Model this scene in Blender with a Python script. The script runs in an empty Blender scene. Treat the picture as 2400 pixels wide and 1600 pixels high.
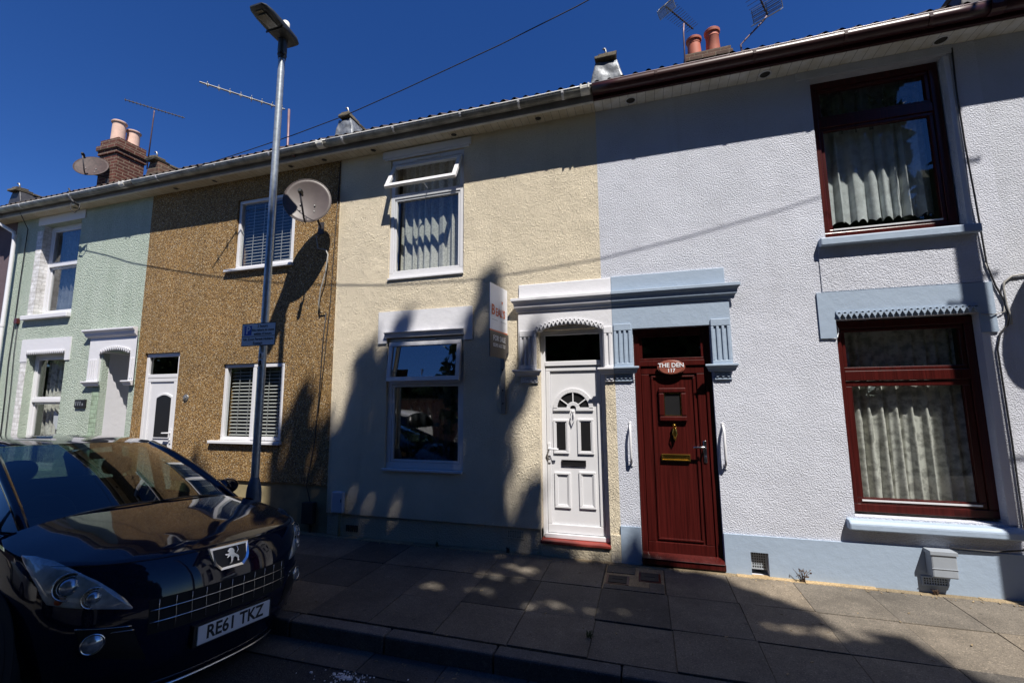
import bpy, bmesh, math, random
from mathutils import Vector, Matrix
random.seed(7)
R = math.radians
S = bpy.context.scene
C = S.collection
PI = math.pi

# ------------------------------------------------------------------ camera, sky, sun, exposure
cam = bpy.data.cameras.new("camera")
camo = bpy.data.objects.new("camera", cam); C.objects.link(camo); S.camera = camo
cam.sensor_width = 36; cam.lens = 15.514; cam.clip_end = 2000; cam.clip_start = 0.05
def cam_matrix(yaw, pitch, roll, loc):
    sy, cy, sp, cp = math.sin(yaw), math.cos(yaw), math.sin(pitch), math.cos(pitch)
    f = Vector((sy*cp, cy*cp, sp)); r = Vector((cy, -sy, 0)); u = r.cross(f)
    c, s = math.cos(roll), math.sin(roll)
    r2 = c*r + s*u; u2 = -s*r + c*u
    m = Matrix((r2, u2, -f)).transposed().to_4x4(); m.translation = loc
    return m
camo.matrix_world = cam_matrix(-0.29172149, 0.12824512, -0.00794475, Vector((0, -5.2, 1.78)))

SUN = Vector((0.80, -1.0, 2.10))
w = bpy.data.worlds.new("World"); S.world = w; w.use_nodes = True
wn = w.node_tree; wn.nodes.clear()
sky = wn.nodes.new("ShaderNodeTexSky"); sky.sky_type = 'NISHITA'; sky.sun_disc = False
sky.sun_elevation = math.asin(SUN.normalized().z); sky.sun_rotation = math.atan2(SUN.x, SUN.y)
sky.altitude = 0; sky.air_density = 0.75; sky.dust_density = 0.0; sky.ozone_density = 6.0
bgn = wn.nodes.new("ShaderNodeBackground"); bgn.inputs[1].default_value = 0.05
wo = wn.nodes.new("ShaderNodeOutputWorld")
hsv = wn.nodes.new("ShaderNodeHueSaturation"); hsv.inputs[0].default_value = 0.513; hsv.inputs[1].default_value = 1.22; hsv.inputs[2].default_value = 1.55   # a deep polarised blue
wn.links.new(sky.outputs[0], hsv.inputs[4]); wn.links.new(hsv.outputs[0], bgn.inputs[0]); wn.links.new(bgn.outputs[0], wo.inputs[0])
sl = bpy.data.lights.new("sun", 'SUN'); sl.energy = 5.0; sl.angle = R(0.53); sl.color = (1.0, 0.95, 0.88)
so = bpy.data.objects.new("sun", sl); C.objects.link(so); so.location = (8, -10, 21)
so.rotation_euler = SUN.to_track_quat('Z', 'Y').to_euler()
S.view_settings.view_transform = 'Standard'; S.view_settings.look = 'None'
S.view_settings.exposure = 0.7; S.view_settings.gamma = 1
S.cycles.caustics_reflective = False; S.cycles.max_bounces = 8; S.cycles.transparent_max_bounces = 16

# ------------------------------------------------------------------ materials
class NT:
    def __init__(s, name):
        s.m = bpy.data.materials.new(name); s.m.use_nodes = True
        s.t = s.m.node_tree; s.n = s.t.nodes
        s.b = s.n["Principled BSDF"]; s.out = s.n["Material Output"]
        s.co = None
    def new(s, t, **k):
        x = s.n.new(t)
        for a, v in k.items(): setattr(x, a, v)
        return x
    def link(s, a, b): s.t.links.new(a, b)
    def coord(s, scale=None):
        if s.co is None: s.co = s.new("ShaderNodeTexCoord")
        o = s.co.outputs["Object"]
        if scale:
            mp = s.new("ShaderNodeMapping"); mp.inputs["Scale"].default_value = scale
            s.link(o, mp.inputs[0]); o = mp.outputs[0]
        return o
    def noise(s, scale, detail=2, rough=.5, vec=None, dist=0):
        n = s.new("ShaderNodeTexNoise"); n.inputs["Scale"].default_value = scale
        n.inputs["Detail"].default_value = detail; n.inputs["Roughness"].default_value = rough
        n.inputs["Distortion"].default_value = dist
        s.link(vec if vec else s.coord(), n.inputs["Vector"]); return n
    def voro(s, scale, vec=None, feature='F1'):
        n = s.new("ShaderNodeTexVoronoi", feature=feature); n.inputs["Scale"].default_value = scale
        s.link(vec if vec else s.coord(), n.inputs["Vector"]); return n
    def ramp(s, src, stops, interp='LINEAR'):
        r = s.new("ShaderNodeValToRGB"); r.color_ramp.interpolation = interp
        e = r.color_ramp.elements
        while len(e) < len(stops): e.new(.5)
        for i, (p, c) in enumerate(stops):
            e[i].position = p; e[i].color = (*c, 1) if len(c) == 3 else c
        s.link(src, r.inputs[0]); return r
    def mix(s, fac, a, b, mode='MIX'):
        x = s.new("ShaderNodeMix", data_type='RGBA', blend_type=mode)
        for sock, v in ((x.inputs[0], fac), (x.inputs[6], a), (x.inputs[7], b)):
            if isinstance(v, (int, float)): sock.default_value = v
            elif isinstance(v, tuple): sock.default_value = (*v, 1) if len(v) == 3 else v
            else: s.link(v, sock)
        return x.outputs[2]
    def math(s, op, a, b=0.0):
        x = s.new("ShaderNodeMath", operation=op)
        for i, v in ((0, a), (1, b)):
            if isinstance(v, (int, float)): x.inputs[i].default_value = v
            else: s.link(v, x.inputs[i])
        return x.outputs[0]
    def bump(s, h, strength=1, dist=.01, prev=None):
        b = s.new("ShaderNodeBump"); b.inputs["Strength"].default_value = strength
        b.inputs["Distance"].default_value = dist; s.link(h, b.inputs["Height"])
        if prev: s.link(prev, b.inputs["Normal"])
        return b.outputs[0]
    def base(s, v, rough=.5, metal=0, spec=.5, coat=0):
        if isinstance(v, tuple): s.b.inputs["Base Color"].default_value = (*v, 1)
        else: s.link(v, s.b.inputs["Base Color"])
        s.b.inputs["Roughness"].default_value = rough; s.b.inputs["Metallic"].default_value = metal
        s.b.inputs["Specular IOR Level"].default_value = spec; s.b.inputs["Coat Weight"].default_value = coat
        return s
    def normal(s, o): s.link(o, s.b.inputs["Normal"])

def simple(name, col, rough=.5, metal=0, spec=.5, coat=0, var=.15, vscale=6, bump=0, bscale=80):
    k = NT(name); n = k.noise(vscale, 4, .6)
    c = k.mix(k.ramp(n.outputs[0], [(.3, (0, 0, 0)), (.7, (1, 1, 1))]).outputs[0], tuple(x*(1-var) for x in col), tuple(min(x*(1+var), 1) for x in col))
    k.base(c, rough, metal, spec, coat)
    if bump: k.normal(k.bump(k.noise(bscale, 3, .6).outputs[0], bump, .004))
    return k.m

M = {}
def roughcast(name, col, scale, strength, dist, stretch=None, worm=False, dirt=(.6, .58, .55)):
    k = NT(name); v = k.coord(stretch) if stretch else k.coord()
    n1 = k.noise(scale, 3, .55, v, .6 if worm else 0)
    n2 = k.noise(scale*2.3, 2, .5, v)
    if worm:
        r = k.math('ABSOLUTE', k.math('SUBTRACT', n1.outputs[0], .5)); r = k.math('MULTIPLY', r, 5)
        r = k.math('MINIMUM', r, 1.0)
        h = k.math('ADD', r, k.math('MULTIPLY', n2.outputs[0], .5))
    else:
        vo = k.voro(scale*.9, v)
        h = k.math('ADD', k.ramp(n1.outputs[0], [(.38, (0, 0, 0)), (.62, (1, 1, 1))]).outputs[0], k.math('MULTIPLY', n2.outputs[0], .6))
        h = k.math('SUBTRACT', h, k.math('MULTIPLY', vo.outputs[0], .35))
    amp = k.ramp(k.noise(2.6, 4, .6).outputs[0], [(.3, (.55, .55, .55)), (.7, (1.15, 1.15, 1.15))]); h = k.math('MULTIPLY', h, amp.outputs[0])
    h = k.math('ADD', h, k.math('MULTIPLY', k.noise(5.5, 3, .5).outputs[0], 1.6))
    big = k.noise(.9, 5, .65)
    strk = k.noise(1.0, 4, .6, k.coord((3.5, 1, .35)))
    c = k.mix(k.ramp(big.outputs[0], [(.35, (0, 0, 0)), (.72, (1, 1, 1))]).outputs[0], tuple(x*1.04 for x in col), tuple(x*.86 for x in col))
    c = k.mix(k.math('MULTIPLY', k.ramp(strk.outputs[0], [(.55, (0, 0, 0)), (.8, (1, 1, 1))]).outputs[0], .35), c, tuple(a*b for a, b in zip(col, dirt)))
    k.base(c, .9, spec=.2); k.normal(k.bump(h, strength, dist)); return k.m
M['grey_render'] = roughcast('grey_render', (.60, .62, .69), 76, .66, .009)
M['pale_render'] = roughcast('pale_render', (.58, .60, .66), 76, .66, .009)
M['cream_render'] = roughcast('cream_render', (.75, .66, .50), 58, .9, .010, (1, 1, .5), True)
M['cream_plinth'] = roughcast('cream_plinth', (.52, .45, .33), 50, .7, .010)
M['green_render'] = roughcast('green_render', (.57, .67, .55), 46, 1.4, .026, None, False, (.55, .62, .5))
def dash():
    k = NT('green_dash'); v = k.voro(70); sep = k.new("ShaderNodeSeparateColor"); k.link(v.outputs["Color"], sep.inputs[0])
    st = k.ramp(k.noise(1.0, 5, .65, k.coord((2.5, 1, .6))).outputs[0], [(.35, (1.05, 1.05, 1.05)), (.75, (.80, .84, .80))])
    c = k.mix(1.0, k.mix(sep.outputs[0], (.385, .455, .385), (.50, .555, .485)), st.outputs[0], 'MULTIPLY')
    k.base(c, .9, spec=.2); n = k.noise(34, 3, .6)
    k.normal(k.bump(k.math('SUBTRACT', k.math('MULTIPLY', n.outputs[0], .9), v.outputs["Distance"]), 1.0, .016)); return k.m
M['green_render'] = dash()
M['mauve_render'] = roughcast('mauve_render', (.13, .095, .105), 60, .4, .008)
def pebble():
    k = NT('pebbledash'); v = k.voro(100)
    sep = k.new("ShaderNodeSeparateColor"); k.link(v.outputs["Color"], sep.inputs[0])
    c = k.ramp(sep.outputs[0], [(0, (.10, .055, .018)), (.18, (.27, .155, .05)), (.45, (.42, .255, .085)), (.74, (.52, .35, .145)), (.90, (.74, .64, .45)), (.97, (.24, .20, .17))], 'CONSTANT')
    edge = k.ramp(v.outputs["Distance"], [(.35, (1, 1, 1)), (.85, (.42, .38, .33))])
    big = k.ramp(k.noise(1.1, 4, .6).outputs[0], [(.35, (1.05, 1.02, 1)), (.7, (.78, .78, .78))])
    c2 = k.mix(1.0, c.outputs[0], edge.outputs[0], 'MULTIPLY'); c2 = k.mix(1.0, c2, big.outputs[0], 'MULTIPLY')
    k.base(c2, .7, spec=.4); k.normal(k.bump(v.outputs["Distance"], .9, -.012)); return k.m
M['pebbledash'] = pebble()
M['khaki_plinth'] = simple('khaki_plinth', (.27, .22, .12), .85, var=.2, bump=.4, bscale=60)
def smooth_paint(name, col, dirt=.25):
    k = NT(name); n = k.noise(2.2, 6, .7); n2 = k.noise(14, 4, .6)
    c = k.mix(k.math('MULTIPLY', k.ramp(n.outputs[0], [(.5, (0, 0, 0)), (.8, (1, 1, 1))]).outputs[0], dirt), col, tuple(x*.62 for x in col))
    k.base(c, .55, spec=.4); k.normal(k.bump(n2.outputs[0], .35, .010, k.bump(k.noise(90, 2).outputs[0], .15, .003))); return k.m
M['blue_paint'] = smooth_paint('blue_paint', (.315, .39, .49))
M['white_paint'] = smooth_paint('white_paint', (.66, .66, .69), .14)
M['green_brick'] = None
M['upvc'] = simple('white_upvc', (.66, .66, .68), .25, var=.02)
M['upvc_old'] = simple('weathered_upvc', (.62, .61, .57), .4, var=.14, vscale=9)
def soffit_mat(name, col):
    k = NT(name); wv = k.new("ShaderNodeTexWave", wave_type='BANDS', bands_direction='X', wave_profile='SAW'); wv.inputs["Scale"].default_value = 3.14/1.0
    k.link(k.coord(), wv.inputs[0])
    g = k.ramp(wv.outputs[1], [(0, (.12, .1, .08)), (.07, (1, 1, 1))])
    n = k.ramp(k.noise(5, 5, .7).outputs[0], [(.35, (1, 1, 1)), (.75, (.72, .66, .52))])
    c = k.mix(1.0, tuple(col), g.outputs[0], 'MULTIPLY'); c = k.mix(1.0, c, n.outputs[0], 'MULTIPLY')
    k.base(c, .5); return k.m
M['soffit'] = soffit_mat('soffit_boards', (.62, .56, .44))
M['soffit_w'] = soffit_mat('soffit_boards_white', (.72, .72, .70))
M['fascia'] = simple('grey_fascia', (.21, .20, .20), .5, var=.2)
M['gutter'] = simple('gutter_plastic', (.22, .215, .19), .4, var=.6, vscale=5)
M['gutter_br'] = simple('brown_gutter', (.040, .011, .012), .38, var=.2)
M['lip_highlight'] = simple('gutter_edge', (.82, .82, .80), .3, var=.06)  # bright lip colour carries the highlight along the gutter edge
M['lip_highlight_br'] = simple('brown_gutter_highlight', (.28, .22, .22), .3, var=.15)  # paler than the brown gutter: its lip highlight put into the colour
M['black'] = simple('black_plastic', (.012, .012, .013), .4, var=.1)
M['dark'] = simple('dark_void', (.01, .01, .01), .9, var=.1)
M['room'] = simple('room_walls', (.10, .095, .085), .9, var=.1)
def wood(name, col, rough=.28):
    k = NT(name); n = k.noise(1.0, 5, .6, k.coord((90, 30, 1.6)))
    c = k.mix(k.ramp(n.outputs[0], [(.35, (0, 0, 0)), (.66, (1, 1, 1))]).outputs[0], tuple(x*.55 for x in col), tuple(x*1.25 for x in col))
    k.base(c, rough, spec=.4); k.normal(k.bump(n.outputs[0], .12, .003)); return k.m
M['maroon'] = wood('maroon_woodgrain', (.056, .0072, .006))
M['maroon_plain'] = simple('maroon_plastic', (.07, .011, .009), .3, var=.12)
M['plaque'] = simple('oval_plaque', (.24, .075, .052), .35, var=.2)
M['brass'] = simple('brass', (.75, .48, .10), .22, 1, var=.1)
M['chrome'] = simple('chrome', (.75, .76, .78), .12, 1, var=.05)
M['chrome_dim'] = simple('chrome_trim', (.62, .63, .65), .25, 1, var=.1)
M['red_step'] = simple('red_step', (.23, .034, .024), .55, var=.3, bump=.3)
M['lead'] = simple('lead_flashing', (.20, .215, .235), .5, .3, var=.45, vscale=14, bump=1.0, bscale=22)
M['dark_lead'] = simple('dark_flashing', (.06, .06, .065), .5, .3, var=.3, vscale=9, bump=.8, bscale=14)
M['capstone'] = simple('mossy_capstone', (.10, .085, .06), .95, var=.5, vscale=22, bump=.9, bscale=40)
def tile_mat():
    k = NT('roof_tiles'); n = k.noise(6, 6, .7); n2 = k.noise(1.3, 3)
    c = k.ramp(n.outputs[0], [(.3, (.018, .016, .015)), (.55, (.045, .034, .028)), (.75, (.09, .08, .05))])
    k.base(k.mix(.4, c.outputs[0], k.ramp(n2.outputs[0], [(.4, (.03, .022, .02)), (.7, (.09, .05, .035))]).outputs[0]), .9)
    k.normal(k.bump(n.outputs[0], .6, .01)); return k.m
M['tile'] = tile_mat()
def brick(name, c1, c2, mortar, bw=.225, bh=.075, swap=False):
    k = NT(name); b = k.new("ShaderNodeTexBrick"); b.inputs["Scale"].default_value = 1
    b.inputs["Brick Width"].default_value = bw; b.inputs["Row Height"].default_value = bh; b.inputs["Mortar Size"].default_value = .008
    b.inputs["Color1"].default_value = (*c1, 1); b.inputs["Color2"].default_value = (*c2, 1); b.inputs["Mortar"].default_value = (*mortar, 1)
    b.offset = .5
    sx = k.new("ShaderNodeSeparateXYZ"); k.link(k.coord(), sx.inputs[0])
    cx = k.new("ShaderNodeCombineXYZ"); k.link(k.math('ADD', sx.outputs[0], sx.outputs[1]), cx.inputs[0]); k.link(sx.outputs[2], cx.inputs[1])
    k.link(cx.outputs[0], b.inputs["Vector"])
    n = k.ramp(k.noise(9, 5, .7).outputs[0], [(.3, (1.1, 1.1, 1.1)), (.75, (.5, .48, .45))])
    k.base(k.mix(1.0, b.outputs[0], n.outputs[0], 'MULTIPLY'), .9)
    k.normal(k.bump(k.math('SUBTRACT', k.math('MULTIPLY', k.noise(60, 3).outputs[0], .5), b.outputs[1]), .7, .012)); return k.m
M['brick'] = brick('stack_brick', (.085, .026, .018), (.13, .038, .023), (.26, .20, .14))
M['old_brick'] = brick('old_brick', (.075, .04, .028), (.11, .055, .035), (.16, .13, .09))
M['white_brick'] = brick('painted_white_brick', (.72, .72, .73), (.78, .78, .79), (.6, .6, .6))
M['green_brick'] = brick('painted_green_brick', (.33, .44, .32), (.36, .47, .35), (.26, .34, .25))
M['wall_brick'] = brick('garden_brick', (.20, .08, .05), (.26, .12, .07), (.30, .26, .21))
M['pot_pink'] = simple('pale_clay', (.62, .42, .33), .8, var=.18, vscale=5, bump=.2)
M['pot_red'] = simple('terracotta', (.42, .115, .065), .7, var=.15, vscale=5)
M['galv'] = simple('galvanised_steel', (.36, .40, .43), .38, .55, var=.2, vscale=22, bump=.15, bscale=30)
M['galv_dark'] = simple('painted_column', (.10, .13, .17), .45, .2, var=.15, vscale=12, bump=.2, bscale=40)
M['lantern'] = simple('lantern_grey', (.04, .045, .05), .45, .2, var=.15)
M['lens'] = simple('lantern_glass', (.09, .10, .09), .15, var=.3, vscale=40)
M['cell'] = simple('photocell_white', (.80, .78, .70), .4, var=.05)
M['dish_brown'] = simple('brown_dish', (.078, .061, .057), .5, var=.12, vscale=10)
M['dish_old'] = simple('rusty_dish', (.045, .027, .024), .7, var=.5, vscale=16)
M['alu'] = simple('aerial_alloy', (.28, .28, .27), .45, .7, var=.2)
M['alu_dark'] = simple('aerial_dark', (.06, .055, .06), .6, .3, var=.2)
M['steel_pole'] = simple('mast_steel', (.17, .11, .12), .5, .4, var=.3)
M['cable'] = simple('cable_black', (.02, .02, .022), .6, var=.2)
M['cable_grey'] = simple('cable_grey', (.30, .29, .27), .6, var=.2)
M['sign_white'] = simple('sign_white', (.78, .79, .82), .4, var=.03)
M['sign_grey'] = simple('sign_reflective', (.66, .70, .74), .35, var=.05)
M['sign_blue'] = simple('sign_blue', (.02, .05, .38), .4, var=.05)
M['sign_black'] = simple('sign_black', (.008, .008, .010), .5, var=.05)
M['sign_orange'] = simple('sign_orange', (.62, .14, .05), .5, var=.05)
M['sign_slate'] = simple('sign_slate', (.055, .05, .052), .5, var=.1)
M['mbox'] = simple('meter_box', (.30, .33, .37), .4, var=.05)
M['mbox_blue'] = simple('meter_box_pale', (.46, .52, .60), .4, var=.05)
M['vent_dark'] = simple('vent_dark', (.03, .028, .025), .9, var=.3)
M['timber'] = simple('creosoted_timber', (.09, .065, .045), .8, var=.3, vscale=10)
def ground_mats():
    k = NT('asphalt'); n = k.noise(150, 3, .7); n2 = k.noise(1.6, 5, .65); sp = k.voro(240)
    sep = k.new("ShaderNodeSeparateColor"); k.link(sp.outputs["Color"], sep.inputs[0])
    c = k.ramp(sep.outputs[0], [(0, (.022, .022, .025)), (.6, (.045, .045, .047)), (.97, (.11, .11, .105)), (1, (.22, .21, .2))])
    c = k.mix(k.ramp(n2.outputs[0], [(.4, (0, 0, 0)), (.75, (1, 1, 1))]).outputs[0], c.outputs[0], (.07, .066, .06))
    k.base(c, .9, spec=.25); k.normal(k.bump(n.outputs[0], .8, .006)); M['asphalt'] = k.m
    for nm, col in (('slab', (.145, .127, .105)), ('kerbstone', (.16, .15, .14)), ('channel', (.10, .096, .092)), ('mortar', (.30, .23, .14)), ('joint_dirt', (.075, .058, .038))):
        k = NT(nm); g = k.new("ShaderNodeNewGeometry")
        n = k.noise(2.4, 6, .7); f = k.noise(130, 3, .65); sp = k.voro(170)
        sep = k.new("ShaderNodeSeparateColor"); k.link(sp.outputs["Color"], sep.inputs[0])
        c = k.mix(k.ramp(n.outputs[0], [(.35, (0, 0, 0)), (.7, (1, 1, 1))]).outputs[0], tuple(x*.72 for x in col), tuple(x*1.15 for x in col))
        c = k.mix(1.0, c, k.ramp(g.outputs["Random Per Island"], [(0, (.58, .60, .64)), (.5, (1, 1, 1)), (1, (1.38, 1.30, 1.18))]).outputs[0], 'MULTIPLY')
        c = k.mix(1.0, c, k.ramp(sep.outputs[0], [(0, (.62, .62, .62)), (.5, (1, 1, 1)), (.94, (1.1, 1.1, 1.08)), (1, (1.9, 1.85, 1.75))]).outputs[0], 'MULTIPLY')
        st = k.noise(.8, 6, .75, k.coord())
        c = k.mix(k.ramp(st.outputs[0], [(.56, (0, 0, 0)), (.68, (.5, .5, .5))]).outputs[0], c, tuple(x*.45 for x in col))
        gum = k.voro(4.3); gs = k.new("ShaderNodeSeparateColor"); k.link(gum.outputs["Color"], gs.inputs[0])
        spot = k.math('MULTIPLY', k.math('LESS_THAN', gum.outputs["Distance"], .075), k.math('GREATER_THAN', gs.outputs[0], .55))
        c = k.mix(k.math('MULTIPLY', spot, .55), c, tuple(x*.35 for x in col))
        wp = k.noise(5.5, 6, .8); c = k.mix(k.ramp(wp.outputs[0], [(.60, (0, 0, 0)), (.72, (.6, .6, .6))]).outputs[0], c, tuple(x*1.7 for x in col))
        k.base(c, .85, spec=.3); k.normal(k.bump(f.outputs[0], .5, .004, k.bump(n.outputs[0], .5, .012))); M[nm] = k.m
ground_mats()
def glass(name, tint=(.9, .93, .93), refl=1.9, ior=1.5, rough=0.0):
    k = NT(name); k.n.remove(k.b)
    tr = k.new("ShaderNodeBsdfTransparent"); tr.inputs[0].default_value = (*tint, 1)
    gl = k.new("ShaderNodeBsdfGlossy"); gl.inputs["Roughness"].default_value = rough; gl.inputs[0].default_value = (1, 1, 1, 1)
    nz = k.bump(k.noise(1.3, 1).outputs[0], .06, .02); k.link(nz, gl.inputs["Normal"])
    lw = k.new("ShaderNodeLayerWeight"); lw.inputs[0].default_value = .5        # same reflectance from both sides of the pane
    f = k.math('ADD', k.math('MULTIPLY', k.math('POWER', lw.outputs["Facing"], 5.0), .957), .043)
    f = k.math('MINIMUM', k.math('MULTIPLY', f, refl), 1.0)
    mx = k.new("ShaderNodeMixShader"); k.link(f, mx.inputs[0]); k.link(tr.outputs[0], mx.inputs[1]); k.link(gl.outputs[0], mx.inputs[2])
    k.link(mx.outputs[0], k.out.inputs[0]); return k.m
M['glass'] = glass('window_glass', refl=2.2)
M['glass_mirror'] = glass('window_glass_bright', (.6, .64, .66), 4.5)
M['dark_glass'] = glass('door_glass', (.25, .27, .28), 1.6)
M['car_glass'] = glass('windscreen_glass', (.27, .35, .32), 2.1)
def net(name, col, density, scale, lace=.5, trans=.5):
    k = NT(name); k.n.remove(k.b)
    d = k.new("ShaderNodeBsdfDiffuse"); d.inputs[0].default_value = (*col, 1)
    t = k.new("ShaderNodeBsdfTranslucent"); t.inputs[0].default_value = (*col, 1)
    a = k.new("ShaderNodeMixShader"); a.inputs[0].default_value = trans; k.link(d.outputs[0], a.inputs[1]); k.link(t.outputs[0], a.inputs[2])
    tr = k.new("ShaderNodeBsdfTransparent")
    n = k.noise(scale, 3, .6); v = k.voro(scale*.7)
    f = k.ramp(k.math('ADD', n.outputs[0], k.math('MULTIPLY', v.outputs[0], .3)), [(.5, (density-lace*.5,)*3), (.75, (density+lace*.5,)*3)])
    mx = k.new("ShaderNodeMixShader"); k.link(f.outputs[0], mx.inputs[0]); k.link(tr.outputs[0], mx.inputs[1]); k.link(a.outputs[0], mx.inputs[2])
    k.link(mx.outputs[0], k.out.inputs[0]); return k.m
M['net_plain'] = net('net_curtain', (.84, .88, .88), .84, 14, .2, .35)
M['net_lace'] = net('lace_curtain', (.80, .79, .72), .76, 17, .5, .3)
M['net_pattern'] = net('patterned_curtain', (.72, .71, .64), .86, 48, .28, .25)
M['net_dim'] = net('dim_curtain', (.40, .42, .45), .5, 10, .3)
M['blind'] = simple('blind_slat', (.38, .38, .36), .5, var=.05)
def leaf_mat():
    k = NT('leaves'); g = k.new("ShaderNodeNewGeometry")
    c = k.ramp(g.outputs["Random Per Island"], [(0, (.02, .045, .012)), (.5, (.04, .085, .02)), (1, (.08, .12, .035))])
    k.base(c.outputs[0], .6, spec=.3); return k.m
M['leaf'] = leaf_mat()
M['bark'] = simple('bark', (.09, .065, .045), .95, var=.4, vscale=9, bump=1, bscale=18)
M['grass'] = simple('verge_grass', (.05, .08, .025), .95, var=.4, vscale=3)
M['weed'] = simple('dry_weed', (.10, .06, .035), .9, var=.3)
M['weed_g'] = simple('green_weed', (.05, .08, .02), .8, var=.3)
def paint(name, col):
    k = NT(name); k.base(col, .12, .0, .08, .85); k.b.inputs["Coat Roughness"].default_value = .03
    fl = k.voro(900); sep = k.new("ShaderNodeSeparateColor"); k.link(fl.outputs["Color"], sep.inputs[0])
    c = k.mix(k.ramp(sep.outputs[0], [(.7, (0, 0, 0)), (1, (.35, .35, .35))]).outputs[0], col, tuple(min(1, x*2.5+.005) for x in col))
    dust = k.ramp(k.noise(3, 6, .7).outputs[0], [(.5, (0, 0, 0)), (.9, (.018, .018, .018))])
    k.link(k.mix(dust.outputs[0], c, (.12, .11, .10)), k.b.inputs["Base Color"])
    k.link(k.math('ADD', k.math('MULTIPLY', dust.outputs[0], .8), .08), k.b.inputs["Roughness"])
    return k.m
M['navy'] = paint('navy_car_paint', (.004, .007, .022))
M['silver_paint'] = paint('silver_car_paint', (.50, .51, .53))
M['white_car'] = paint('white_car_paint', (.75, .75, .75))
M['tyre'] = simple('tyre_rubber', (.015, .015, .015), .85, var=.1)
M['rim'] = simple('alloy_rim', (.35, .36, .38), .3, .8, var=.05)
M['seat'] = simple('seat_fabric', (.02, .02, .022), .9, var=.2)
M['plate'] = simple('plate_white', (.70, .73, .76), .3, var=.02)
M['lamp_int'] = simple('lamp_reflector', (.62, .67, .73), .32, .35, var=.5, vscale=9, bump=.5, bscale=16)
M['lamp_bowl'] = simple('lamp_bowl', (.20, .22, .25), .12, .9, var=.6, vscale=25, bump=.6, bscale=40)
M['lamp_clear'] = glass('lamp_cover', (.9, .93, .95), 3.2)
M['amber'] = simple('indicator_amber', (.45, .09, .02), .3, var=.1)
M['blue_lens'] = simple('fog_lens', (.45, .50, .56), .15, .7, var=.4, vscale=30)

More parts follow.
